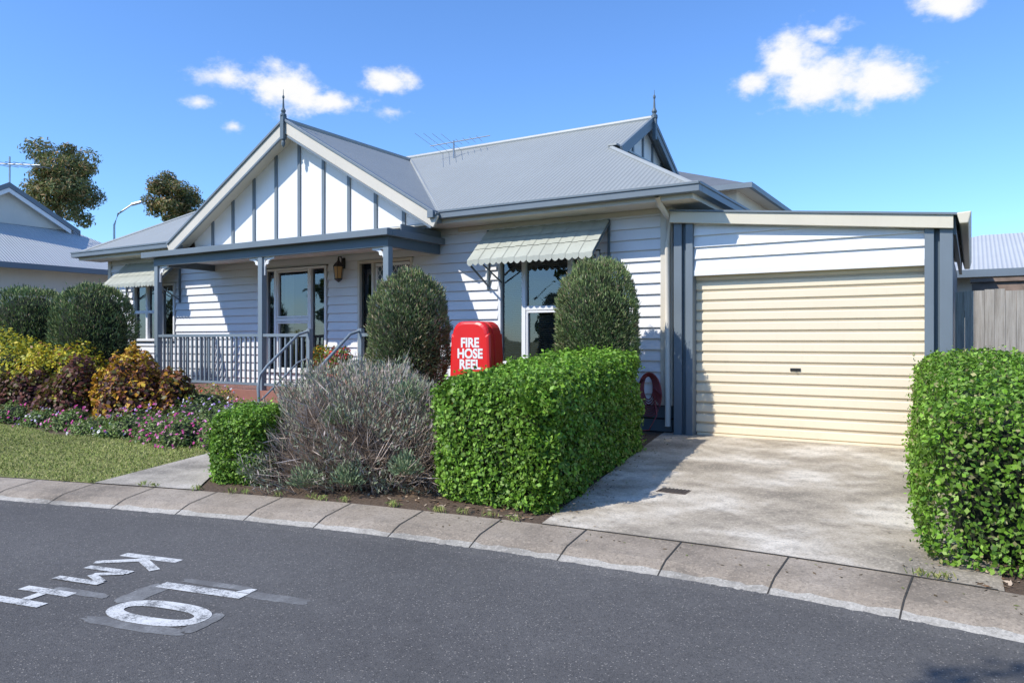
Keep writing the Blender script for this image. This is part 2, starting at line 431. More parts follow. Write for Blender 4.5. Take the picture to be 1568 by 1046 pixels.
# ---------------------------------------------------------------- main house
H=empty("weatherboard_house",(-10,12,0))
E,RZ,SL=3.17,5.12,.583
YW=9.6; XR=-3.42; XL=-16.65
def boards_front(mb,x0,x1,z0,z1,holes,Y=YW,pitch=.15,out=.036):
    zs=sorted(set([z0,z1]+[z0+i*pitch for i in range(int((z1-z0)/pitch)+1)]+[h for hh in holes for h in hh[2:] if z0<h<z1]))
    for za,zb in zip(zs[:-1],zs[1:]):
        if zb-za<.002: continue
        zm=(za+zb)/2
        hs=sorted([(h[0],h[1]) for h in holes if h[2]<zm<h[3]])
        cur=x0; iv=[]
        for (a,b) in hs:
            if a>cur: iv.append((cur,a))
            cur=max(cur,b)
        if cur<x1: iv.append((cur,x1))
        k=math.floor((zm-z0)/pitch); fa=(za-z0)/pitch-k; fb=(zb-z0)/pitch-k
        oa=out*(1-fa)+.003*fa; ob=out*(1-fb)+.003*fb
        for (a,b) in iv:
            mb.poly([(a,Y-oa,za),(b,Y-oa,za),(b,Y-ob,zb),(a,Y-ob,zb)])
            if fa<.02: mb.poly([(a,Y,za),(b,Y,za),(b,Y-oa,za),(a,Y-oa,za)])
holes=[(-6.17,-4.45,.85,2.52),(-11.45,-9.78,.62,2.60),(-9.04,-7.84,.40,2.62),(-15.7,-14.2,1.2,2.45)]
mb=MB("front_weatherboards",M['wall'],H)
boards_front(mb,XL,XR,.37,3.10,holes); mb.done()
mb=MB("right_weatherboards",M['wall'],H)
z=.37
while z<3.1:
    mb.poly([(XR+.024,YW,z),(XR+.024,15.2,z),(XR+.003,15.2,z+.15),(XR+.003,YW,z+.15)])
    mb.poly([(XR,YW,z),(XR,15.2,z),(XR+.024,15.2,z),(XR+.024,YW,z)]); z+=.15
mb.done()
mb=MB("base_boards",M['slate'],H)
for z in (0.02,.20):
    mb.box(XL+.02,XR-.01,YW-.012,YW+.05,z,z+.155)
    mb.box(XR-.02,XR+.012,YW-.005,15.2,z,z+.155)
mb.done()
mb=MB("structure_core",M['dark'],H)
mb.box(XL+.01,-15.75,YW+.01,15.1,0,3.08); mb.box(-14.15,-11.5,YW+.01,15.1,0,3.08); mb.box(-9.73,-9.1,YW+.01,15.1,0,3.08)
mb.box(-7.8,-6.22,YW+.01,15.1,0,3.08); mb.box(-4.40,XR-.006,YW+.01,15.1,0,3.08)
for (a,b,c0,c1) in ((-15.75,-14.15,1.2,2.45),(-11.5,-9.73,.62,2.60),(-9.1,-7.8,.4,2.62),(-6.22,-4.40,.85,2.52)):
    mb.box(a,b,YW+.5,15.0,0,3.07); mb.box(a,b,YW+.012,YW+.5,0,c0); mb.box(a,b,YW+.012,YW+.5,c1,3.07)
mb.done()
mb=MB("left_wall",M['wall'],H); mb.box(XL-.01,XL+.005,YW,15.1,.1,3.1); mb.done()
mb=MB("corner_trims",M['cream'],H)
mb.box(XR-.14,XR+.03,YW-.045,YW+.0,.37,3.06); mb.box(XR+.0265,XR+.032,YW,YW+.10,.37,3.06)
mb.box(XL-.03,XL+.08,YW-.045,YW,.03,3.06)
mb.done(.004)
YR=12.4; YB=15.75; XE=-2.95; XEL=-16.95; XHL=XEL+3.35
GLX=-5.0; gy0=9.05+(XE-GLX); gy1=15.75-(XE-GLX); g=E+(XE-GLX)*SL; OV=-4.77
GX=-10.10; GRZ=5.03; GW=(GRZ-E)/SL; GY=8.92; GYR=9.05+GW
gl_,gr_=GX-GW,GX+GW
mb=MB("roof_front",M['roofx'],H)
mb.poly([(XEL,9.03,E),(gl_,9.03,E),(gl_,9.06,E+.01),(GX,GYR,GRZ),(GX,YR,RZ),(XHL,YR,RZ)])
mb.poly([(gr_,9.03,E),(XE,9.03,E),(GLX,gy0,g),(OV,gy0,g),(OV,YR,RZ),(GX,YR,RZ),(GX,GYR,GRZ)])
mb.poly([(XEL,YB,E),(XHL,YR,RZ),(OV,YR,RZ),(OV,gy1,g),(GLX,gy1,g),(XE,YB,E)])
mb.done()
mb=MB("roof_ends",M['roofy'],H)
mb.poly([(XE,9.03,E),(XE,YB,E),(GLX,gy1,g),(GLX,gy0,g)])
mb.poly([(XEL,9.03,E),(XHL,YR,RZ),(XEL,YB,E)])
mb.poly([(GX,GY,GRZ),(gl_,GY,E),(gl_,9.05,E),(GX,GYR,GRZ)])
mb.poly([(GX,GY,GRZ),(GX,GYR,GRZ),(gr_,9.05,E),(gr_,GY,E)])
mb.done()
m2=MB("ridge_capping",M['ridge'],H)
m2.tube([(XHL,YR,RZ+.01),(OV+.02,YR,RZ+.01)],.05,8); m2.tube([(GX,GY,GRZ+.01),(GX,GYR,GRZ+.01)],.045,8)
m2.tube([(XE,9.05,E+.01),(GLX,gy0,g+.01)],.035,8); m2.tube([(XEL,9.05,E+.01),(XHL,YR,RZ)],.035,8)
m2.tube([(XE,YB,E+.01),(GLX,gy1,g+.01)],.035,8); m2.done()
m3=MB("valley_gutters",M['ridge'],H)
m3.tube([(GX+.05,GYR-.02,GRZ-.01),(gr_+.03,9.08,E)],.028,6); m3.tube([(GX-.05,GYR-.02,GRZ-.01),(gl_-.03,9.08,E)],.028,6); m3.done()
mb=MB("gutters",M['slate_light'],H)
def gut(xa,xb): 
    mb.box(xa,xb,8.93,9.05,E-.10,E+.015); mb.box(xa,xb,8.915,8.93,E-.015,E+.022)
gut(XEL-.1,gl_-.01); gut(gr_+.02,XE+.12)
mb.box(XE-.001,XE+.12,9.052,YB+.1,E-.10,E+.015); mb.box(XEL-.12,XEL,9.052,YB+.1,E-.10,E+.015)
mb.box(XE+.12,XE+.135,8.93,YB+.1,E-.015,E+.022)
mb.done(.006)
mb=MB("fascia_boards",M['cream'],H)
mb.box(XEL,gl_-.01,9.052,9.08,E-.16,E-.02); mb.box(gr_+.02,XE-.003,9.052,9.08,E-.16,E-.02); mb.box(XE-.03,XE-.003,9.081,YB,E-.16,E-.02)
mb.done()
mb=MB("soffits",M['cream'],H)
mb.box(XEL,XE-.03,9.082,YW-.046,E-.155,E-.135); mb.box(XR+.035,XE-.031,YW-.044,YB,E-.155,E-.135)
mb.done()
mb=MB("frieze",M['cream'],H); mb.box(-6.9,XR-.145,YW-.044,YW,2.95,3.012); mb.done()
mb=MB("downpipe",M['cream'],H,True)
mb.tube([(XR+.02,9.02,3.07),(XR+.02,9.10,2.98),(XR+.0,YW-.10,2.86),(XR-.02,YW-.09,2.5),(XR-.02,YW-.09,.1)],.038,10); mb.done()
def gz(x): return GRZ-abs(x-GX)*SL
mb=MB("gable_wall",M['gablewhite'],H)
mb.poly([(GX-2.9,9.2,3.03),(GX+2.9,9.2,3.03),(GX+2.95,9.2,3.2),(GX,9.2,GRZ-.05),(GX-2.95,9.2,3.2)]); mb.done()
mb=MB("gable_battens",M['slate_light'],H)
for i in range(-4,5):
    x=GX+.02+i*.595; mb.box(x-.032,x+.032,9.175,9.198,3.06,gz(x)-.12)
mb.box(GX-2.95,GX+2.95,9.165,9.199,2.98,3.06)
mb.done()
mb=MB("barge_boards",M['cream'],H)
BL=3.80
for s in (-1,1):
    d=Vector((s*1,0,-SL)).normalized(); u=Vector((s*SL,0,1)).normalized()
    a=Vector((GX,8.88,GRZ-.10)); mb.obox(a,a+d*BL,(0,.018,0),u*.095)
mb.done(.003)
mb=MB("barge_caps",M['slate_light'],H)
for s in (-1,1):
    d=Vector((s*1,0,-SL)).normalized(); u=Vector((s*SL,0,1)).normalized()
    a=Vector((GX,8.885,GRZ+.02)); mb.obox(a,a+d*(BL+.03),(0,.05,0),u*.020)
    a=Vector((GX,8.875,GRZ-.235)); mb.obox(a+d*.1,a+d*(BL-.1),(0,.02,0),u*.018)
mb.done(.004)
mb=MB("gable_soffit",M['cream'],H)
for s in (-1,1):
    d=Vector((s*1,0,-SL)).normalized(); u=Vector((s*SL,0,1)).normalized()
    a=Vector((GX,9.05,GRZ-.13)); mb.obox(a,a+d*3.65,(0,.148,0),u*.01)
mb.done()
mb=MB("gable_eave_box",M['slate_light'],H)
mb.box(gr_-.12,gr_+.08,8.90,9.04,E-.16,E-.01); mb.box(gl_-.08,gl_+.12,8.90,9.04,E-.16,E-.01)
mb.box(gr_-.02,gr_+.09,8.80,8.93,E-.10,E+.01)
mb.done(.005)
mb=MB("finials",M['slate'],H)
mb.box(GX-.04,GX+.04,8.81,8.89,4.70,5.10); mb.lathe((GX,8.85,5.10),[(.055,0),(.055,.03),(.03,.05),(.045,.09),(.02,.14),(.012,.3),(.02,.32),(.02,.34),(.006,.37),(.004,.46)],10)
mb.lathe((GX,8.85,4.56),[(.004,0),(.03,.04),(.035,.08),(.02,.14)],10)
mb.lathe((OV+.04,YR,5.12),[(.06,0),(.06,.05),(.03,.08),(.05,.12),(.022,.18),(.014,.34),(.024,.36),(.024,.39),(.006,.42),(.004,.50)],10)
mb.box(OV+.02,OV+.08,YR-.04,YR+.04,4.75,5.14)
mb.done()
mb=MB("gablet_wall",M['gablewhite'],H); mb.poly([(GLX+.05,gy0+.05,g),(GLX+.05,gy1-.05,g),(GLX+.05,YR,RZ-.05)]); mb.done()
mb=MB("gablet_battens",M['slate_light'],H)
for y in (11.5,11.95,12.4,12.85,13.3): mb.box(GLX+.052,GLX+.07,y-.03,y+.03,g,RZ-abs(y-YR)*SL-.06)
mb.done()
mb=MB("gablet_barges",M['slate_light'],H)
for s in (-1,1):
    d=Vector((0,s,-SL)).normalized(); u=Vector((0,s*SL,1)).normalized()
    a=Vector((OV+.02,YR,RZ)); mb.obox(a,a+d*1.62,(.02,0,0),u*.03)
    a=Vector((OV+.015,YR,RZ-.09)); mb.obox(a,a+d*1.56,(.012,0,0),u*.06)
mb.done()
mb=MB("gablet_flashing",M['ridge'],H); mb.box(GLX+.01,GLX+.17,gy0-.1,gy1+.1,g,g+.03); mb.done()
V=H
vx0,vx1,vy=-13.08,-7.24,8.28
ZB0,ZB1,ZG=2.62,2.765,2.865
mb=MB("verandah_roof",M['roofx'],V)
mb.poly([(vx0,vy,ZG-.02),(vx1,vy,ZG-.02),(vx1,9.17,2.985),(vx0,9.17,2.985)]); mb.poly([(vx1,9.17,2.985),(vx1,YW,2.985),(vx0,YW,2.985),(vx0,9.17,2.985)])
mb.done()
mb=MB("verandah_gutter",M['slate_light'],V)
mb.box(vx0-.1,vx1+.08,vy-.11,vy+.01,ZB1,ZG); mb.box(vx1+.0,vx1+.08,vy+.012,YW-.04,ZB1,ZG); mb.box(vx0-.1,vx0,vy+.012,YW-.04,ZB1,ZG)
mb.done(.005)
mb=MB("verandah_beams",M['slate'],V)
mb.box(vx0+.1,vx1-.02,vy+.02,vy+.10,ZB0,ZB1); mb.box(vx1-.10,vx1-.02,vy+.101,YW-.04,ZB0,ZB1); mb.box(vx0+.1,vx0+.18,vy+.101,YW-.04,ZB0,ZB1)
mb.done()
mb=MB("verandah_side_infill",M['slate_light'],V); mb.box(vx1-.02,vx1+.0,vy+.3,YW-.04,ZB1,2.975); mb.done()
mb=MB("verandah_ceiling",M['white'],V); mb.box(vx0+.18,vx1-.10,vy+.10,YW-.04,ZB1-.022,ZB1-.002); mb.done()
PX_=(-12.93,-10.05,-7.31); py0,py1=vy+.03,vy+.13; pm=vy+.08
mb=MB("verandah_posts",M['rail'],V)
for x in PX_: mb.box(x-.052,x+.052,py0,py1,.40 if x>-12 else .1,ZB0)
mb.done(.006)
mb=MB("post_fretwork",M['white'],V)
def fret(x,s):
    pts=[]
    for i in range(9):
        a=math.pi/2*i/8; pts.append((x+s*(.055+.22*(1-math.cos(a))),pm,ZB0-.24+.22*math.sin(a)))
    for p,q in zip(pts[:-1],pts[1:]): mb.obox(p,q,(0,.012,0),(0,0,.022))
    mb.box(min(x+s*.055,x+s*.30),max(x+s*.055,x+s*.30),pm-.014,pm+.014,ZB0-.035,ZB0-.001)
    mb.box(min(x+s*.054,x+s*.08),max(x+s*.054,x+s*.08),pm-.013,pm+.013,ZB0-.30,ZB0-.036)
    mb.tube([(x+s*.13,pm-.01,ZB0-.09),(x+s*.13,pm+.01,ZB0-.09)],.035,10)
for x in PX_[:2]: fret(x,1)
for x in PX_[1:]: fret(x,-1)
mb.done()
DZ=.41; SX0,SX1=-8.94,-7.84
mb=MB("deck",M['deck'],V)
for i in range(11): mb.box(-13.0,-7.26,vy+i*.12,vy+i*.12+.115,DZ-.04,DZ)
mb.box(-13.0,-7.26,vy-.016,vy-.001,.20,DZ)
mb.box(SX0,SX1,vy-.31,vy-.02,.21,.26); mb.box(SX0,SX1,vy-.6,vy-.32,.06,.10); mb.box(SX0,SX1,vy-.03,vy-.017,.10,.20)
mb.done()
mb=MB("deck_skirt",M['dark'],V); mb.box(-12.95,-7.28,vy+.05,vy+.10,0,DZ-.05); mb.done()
mb=MB("balustrade",M['rail'],V)
def bal(xa,xb):
    mb.box(xa,xb,pm-.035,pm+.035,1.30,1.348); mb.box(xa,xb,pm-.02,pm+.02,.49,.53)
    n=max(1,int((xb-xa)/.12))
    for i in range(1,n): 
        x=xa+(xb-xa)*i/n; mb.box(x-.0145,x+.0145,pm-.014,pm+.014,.531,1.299)
bal(-12.875,-10.105); bal(-9.995,SX0-.036); bal(SX1+.036,-7.365)
for x in (SX0,SX1): mb.box(x-.035,x+.035,pm-.035,pm+.035,DZ,1.42)
mb.box(-12.955,-12.905,py1+.01,9.55,1.30,1.348)
for i in range(10): mb.box(-12.943,-12.917,vy+.2+i*.115,vy+.226+i*.115,DZ+.01,1.299)
mb.done()
mb=MB("stair_handrails",M['rail'],V,True)
for x in (SX0,SX1):
    q=vy-8.0
    mb.tube([(x,8.03+q,1.38),(x,7.85+q,1.33),(x,7.25+q,.86),(x,7.12+q,.72),(x,7.08+q,.55),(x,7.10+q,.30),(x,7.10+q,.0)],.023,8)
    mb.tube([(x,8.03+q,.95),(x,7.85+q,.90),(x,7.30+q,.48),(x,7.14+q,.36)],.014,8)
mb.done()
def window(name,x0,x1,z0,z1,mull,trans,Y=YW,blind=(),sash=()):
    fr=MB(name+"_frame",M['white'],H); w=.045; yo=Y-.05; yi=Y+.05
    fr.box(x0,x1,yo,yi,z1-w,z1); fr.box(x0-.02,x1+.02,yo-.03,yi,z0,z0+w+.01)
    fr.box(x0,x0+w,yo,yi,z0+w+.01,z1-w); fr.box(x1-w,x1,yo,yi,z0+w+.01,z1-w)
    for m_ in mull: fr.box(m_-w*.75,m_+w*.75,yo+.005,yi,z0+w+.01,z1-w)
    for (xa,xb,z) in trans: fr.box(xa+w*.76,xb-w*.76,yo+.012,yi,z-w*.7,z+w*.7)
    for (xa,xb,za,zb) in sash:
        t=.03; a=xa+w*.76; b=xb-w*.76
        fr.box(a,a+t,Y-.03,Y+.04,za,zb); fr.box(b-t,b,Y-.03,Y+.04,za,zb); fr.box(a+t,b-t,Y-.03,Y+.04,zb-t,zb); fr.box(a+t,b-t,Y-.03,Y+.04,za,za+t)
    fr.done(.003)
    gl=MB(name+"_glass",M['glass'],H); gl.poly([(x0+.02,Y+.01,z0+.02),(x1-.02,Y+.01,z0+.02),(x1-.02,Y+.01,z1-.02),(x0+.02,Y+.01,z1-.02)]); gl.done()
    if blind:
        b=MB(name+"_blinds",M['blind'],H)
        for (xa,xb,zb) in blind:
            z=z1-.06
            while z>zb: b.poly([(xa,Y+.07,z),(xb,Y+.07,z),(xb,Y+.095,z+.016),(xa,Y+.095,z+.016)]); z-=.028
        b.done()
window("main_window",-6.15,-4.47,.87,2.50,[-5.70,-4.93],[(-5.70,-4.93,1.72)],blind=[(-6.1,-5.74,.9),(-4.9,-4.52,.9),(-5.66,-4.97,.95)],sash=[(-5.70,-4.93,.93,1.68)])
window("porch_window",-11.43,-9.80,.64,2.58,[-11.13,-10.22],[(-11.13,-10.22,1.62)],blind=[(-11.39,-11.17,.7),(-10.18,-9.84,.7)],sash=[(-11.13,-10.22,1.66,2.53),(-11.13,-10.22,.70,1.58)])
window("left_window",-15.68,-14.22,1.22,2.44,[-15.2,-14.7],[(-15.68,-15.2,1.85),(-15.2,-14.7,1.85)])
mb=MB("curtains",M['curtain'],H)
for (a,b,z0,z1) in ((-11.05,-10.80,.7,2.5),(-15.15,-14.75,1.3,2.4)):
    for i in range(12):
        x=a+(b-a)*i/12; xx=a+(b-a)*(i+1)/12; y=YW+.12+.02*(i%2); y2=YW+.12+.02*((i+1)%2)
        mb.poly([(x,y,z0),(xx,y2,z0),(xx,y2,z1),(x,y,z1)])
mb.done()
mb=MB("entry_frame",M['cream'],H)
for x in (-9.04,-8.72,-7.88): mb.box(x,x+.045,YW-.05,YW+.06,.44,2.56)
mb.box(-9.04,-7.835,YW-.052,YW+.06,2.56,2.61); mb.done()
mb=MB("entry_door",M['slate'],H); mb.box(-8.675,-7.88,YW+.03,YW+.055,.44,2.56); mb.done()
mb=MB("sidelight_glass",M['glass'],H); mb.poly([(-8.995,YW+.01,.44),(-8.72,YW+.01,.44),(-8.72,YW+.01,2.56),(-8.995,YW+.01,2.56)]); mb.done()
mb=MB("security_screen",M['white'],H)
xa,xb,za,zb=-8.63,-7.92,.5,2.5
for k in range(-10,22):
    for s in (1,-1):
        zA=za+k*.14; x1,z1_,x2,z2=xa,zA,xb,zA+(xb-xa)*1.4*s
        t0,t1=0.0,1.0; dz=z2-z1_; ok=True
        for lim_,sg in ((za,1),(zb,-1)):
            a=(z1_-lim_)*sg; b=(z2-lim_)*sg
            if a<0 and b<0: ok=False; break
            if a<0: t0=max(t0,a/(a-b))
            if b<0: t1=min(t1,a/(a-b))
        if ok and t1>t0:
            mb.obox((x1+(x2-x1)*t0,YW+.012+.004*s,z1_+dz*t0),(x1+(x2-x1)*t1,YW+.012+.004*s,z1_+dz*t1),(0,.0015,0),(0,0,.008))
mb.box(xa-.04,xa,YW-.0,YW+.025,.46,2.49); mb.box(xb,xb+.035,YW-.0,YW+.025,.46,2.49); mb.box(xa-.04,xb+.035,YW-.001,YW+.026,2.5,2.55); mb.box(xa,xb,YW-.001,YW+.026,1.35,1.43)
mb.done()
WL=empty("wall_lantern",(-9.38,9.45,2.5))
mb=MB("lantern_body",M['black'],WL); lx,ly=-9.38,9.44
mb.lathe((lx,ly,2.28),[(.01,-.03),(.05,0),(.075,.02),(.07,.035)],6)
mb.lathe((lx,ly,2.52),[(.10,0),(.07,.05),(.03,.09),(.015,.12),(.02,.14),(.004,.17)],6)
for k in range(6):
    a=math.pi/3*k; mb.tube([(lx+.065*math.cos(a),ly+.065*math.sin(a),2.31),(lx+.09*math.cos(a),ly+.09*math.sin(a),2.53)],.006,4)
mb.tube([(lx,9.56,2.60),(lx,9.50,2.70),(lx,ly,2.69),(lx,ly,2.64)],.012,6); mb.box(lx-.04,lx+.04,9.545,9.565,2.5,2.68)
mb.done()
gm,nt_,p_=newmat("amber_glass"); p_.inputs["Base Color"].default_value=(.50,.26,.10,1); p_.inputs["Roughness"].default_value=.15
mb=MB("lantern_glass",gm,WL); mb.lathe((lx,ly,2.31),[(.055,0),(.08,.21)],6); mb.done()
def awning(name,x0,x1,ztop,zbot,yfront):
    A=empty(name,((x0+x1)/2,9.3,2.7))
    mb=MB("canopy",M['awning'],A); nseg=int((x1-x0)/.10)
    for i in range(nseg):
        a=x0+(x1-x0)*i/nseg; b=x0+(x1-x0)*(i+1)/nseg
        o=.008 if i%2 else 0
        for j in range(3):
            t0,t1=j/3,(j+1)/3
            yA=9.56+(yfront-9.56)*t0; yB_=9.56+(yfront-9.56)*t1; zA=ztop+(zbot-ztop)*t0; zB=ztop+(zbot-ztop)*t1
            q=.008 if j<2 else 0
            mb.poly([(a,yB_,zB+o+q),(b,yB_,zB+o+q),(b,yA,zA+o),(a,yA,zA+o)])
        mb.poly([(a,9.56,ztop-.012),(b,9.56,ztop-.012),(b,yfront,zbot-.012),(a,yfront,zbot-.012)])
        K=5
        d=lambda u:.055+.035*math.sin(math.pi*u)
        for k in range(K):
            u0=k/K;u1=(k+1)/K; yf_=yfront-.004*(i%2)
            mb.poly([(a+(b-a)*u0,yf_,zbot+o-d(u0)),(a+(b-a)*u1,yf_,zbot+o-d(u1)),(a+(b-a)*u1,yf_,zbot+o),(a+(b-a)*u0,yf_,zbot+o)])
    mb.done()
    f=MB("brackets",M['slate'],A)
    for x in (x0+.01,x1-.01):
        f.obox((x,9.565,ztop-.03),(x,yfront+.01,zbot-.03),(.012,0,0),(0,0,.018)); f.obox((x,9.56,zbot-.35),(x,yfront+.02,zbot-.04),(.010,0,0),(0,0,.014))
        f.box(x-.015,x+.015,9.535,9.565,zbot-.4,ztop)
    for x in (x0+.25,x1-.25): f.obox((x,9.56,zbot-.30),(x,yfront+.03,zbot-.06),(.008,0,0),(0,0,.01))
    f.done()
awning("window_awning",-6.34,-4.30,2.93,2.42,9.0)
awning("window_awning",-15.95,-14.02,2.92,2.42,9.0)
AN=empty("roof_antenna",(-8.6,11.6,4.8))
mb=MB("mast_and_elements",M['steel'],AN)
ax,ay=-8.7,11.9
mb.tube([(ax,ay,4.7),(ax,ay,5.18)],.016,6)
bd=Vector((.96,.28,0)); ed=Vector((-.3,.95,.0))
c=Vector((ax,ay,5.12)); mb.tube([c-bd*.5+Vector((0,0,-.02)),c+bd*.75+Vector((0,0,.10))],.009,6)
for i in range(8):
    p=c-bd*.45+bd*.14*i+Vector((0,0,-.02+.011*i)); l=.95-.09*i if i<4 else .22
    mb.tube([p-ed*l,p+ed*l],.004,5)
mb.done()
mb=MB("garden_hose",M['hose'],None,True)
for k in range(8):
    pts=[]
    for i in range(25):
        a=2*math.pi*i/24; pts.append((-3.72+(.07+.014*k)*math.cos(a)+.006*k,YW-.07-.010*k,.60+(.16+.019*k)*math.sin(a)-.012*k))
    mb.tube(pts,.009,6)
mb.tube([(-3.62,9.48,.5),(-3.56,9.42,.25),(-3.62,9.3,.06),(-3.9,9.25,.03)],.010,6)
mb.done()

# ---------------------------------------------------------------- garage
G=empty("garage",(-1.7,12,0)); gy=9.45
def gtop(x): return 2.93+(x+3.35)/(3.15)*(-.32)
mb=MB("garage_fascia",M['fascia'],G)
mb.obox((-3.37,gy-.03,gtop(-3.37)-.075),(-.17,gy-.03,gtop(-.17)-.075),(0,.03,0),(0,0,.072)); mb.done(.004)
mb=MB("garage_fascia_cap",M['slate_light'],G); mb.obox((-3.37,gy-.035,gtop(-3.37)+.01),(-.02,gy-.035,gtop(-.02)+.01),(0,.045,0),(0,0,.012)); mb.done()
mb=MB("garage_roof",M['roofy'],G)
mb.poly([(-3.38,gy-.02,gtop(-3.38)+.02),(-.03,gy-.02,gtop(-.03)+.02),(-.03,15.5,gtop(-.03)+.02),(-3.38,15.5,gtop(-3.38)+.02)]); mb.done()
mb=MB("garage_side_gutter",M['fascia'],G)
gt=gtop(-.1)
ya,yb=gy-.10,15.5
mb.hexa([(-.11,ya,gt-.10),(-.03,ya,gt-.10),(-.03,yb,gt-.10),(-.11,yb,gt-.10),(-.14,ya,gt+.02),(.0,ya,gt+.03),(.0,yb,gt+.03),(-.14,yb,gt+.02)])
mb.done(.012)
mb=MB("garage_side_fascia",M['slate'],G); mb.box(-.19,-.145,gy+.02,15.4,gt-.2,gt-.0); mb.done()
mb=MB("gable_panel_boards",M['white'],G)
z=2.15
def lim(zz): return (-3.35)+((2.93-.10)-zz)/.32*3.15
while z<2.9:
    z2=min(z+.15,3.0)
    xr2=min(-.45,lim(z2)); xr1=min(-.45,lim(z))
    if xr1>-3.06:
        xr2=max(xr2,-3.07)
        mb.poly([(-3.08,gy+.038,z),(xr1,gy+.038,z),(xr2,gy+.068,z2),(-3.08,gy+.068,z2)]); mb.poly([(-3.08,gy+.07,z),(xr1,gy+.07,z),(xr1,gy+.038,z),(-3.08,gy+.038,z)])
    z+=.15
mb.box(-3.08,-.45,gy+.03,gy+.09,2.08,2.149)
mb.done()
mb=MB("panel_backing",M['white'],G); mb.box(-3.08,-.45,gy+.075,gy+.10,2.15,2.5); mb.poly([(-3.08,gy+.08,2.5),(-.45,gy+.08,2.5),(-.45,gy+.08,2.55),(-3.08,gy+.08,2.82)]); mb.done()
mb=MB("garage_posts",M['slate_light'],G)
mb.box(-3.345,-3.235,gy+.02,gy+.12,0,2.79); mb.box(-3.175,-3.082,gy-.0,gy+.17,0,2.78)
mb.box(-.448,-.355,gy-.0,gy+.17,0,2.50); mb.box(-.30,-.175,gy-.01,gy+.12,0,2.47)
mb.done(.005)
mb=MB("post_infill",M['slate'],G); mb.box(-3.236,-3.174,gy+.07,gy+.12,0,2.78); mb.box(-.356,-.299,gy+.07,gy+.12,0,2.48); mb.done()
yd=gy+.165; PT_=.1325; nrows=16
mb=MB("roller_door",M['door'],G); mgv=MB("roller_door_grooves",M['groove_shade'],G)
for k in range(nrows):
    z=k*PT_+.04
    for (a,ya,b,yb) in ((.0,0,.012,-.018),(.012,-.018,.092,-.018),(.092,-.018,.106,.0)):
        mb.poly([(-3.08,yd+ya,z+a),(-.45,yd+ya,z+a),(-.45,yd+yb,z+b),(-3.08,yd+yb,z+b)])
    mgv.poly([(-3.08,yd,z+.106),(-.45,yd,z+.106),(-.45,yd,z+PT_),(-3.08,yd,z+PT_)])
mb.box(-3.07,-.46,yd-.025,yd+.01,.008,.038)
mb.done(); mgv.done()
mb=MB("door_lock",M['black'],G); mb.box(-1.90,-1.78,yd-.03,yd-.0185,.865,.90); mb.tube([(-1.84,yd-.045,.882),(-1.84,yd-.022,.882)],.014,8); mb.done()
mb=MB("garage_side_wall",M['slate'],G); mb.box(-.30,-.22,gy+.13,15.3,0,2.4); mb.box(-3.3,-.3,15.2,15.3,0,2.5); mb.done()

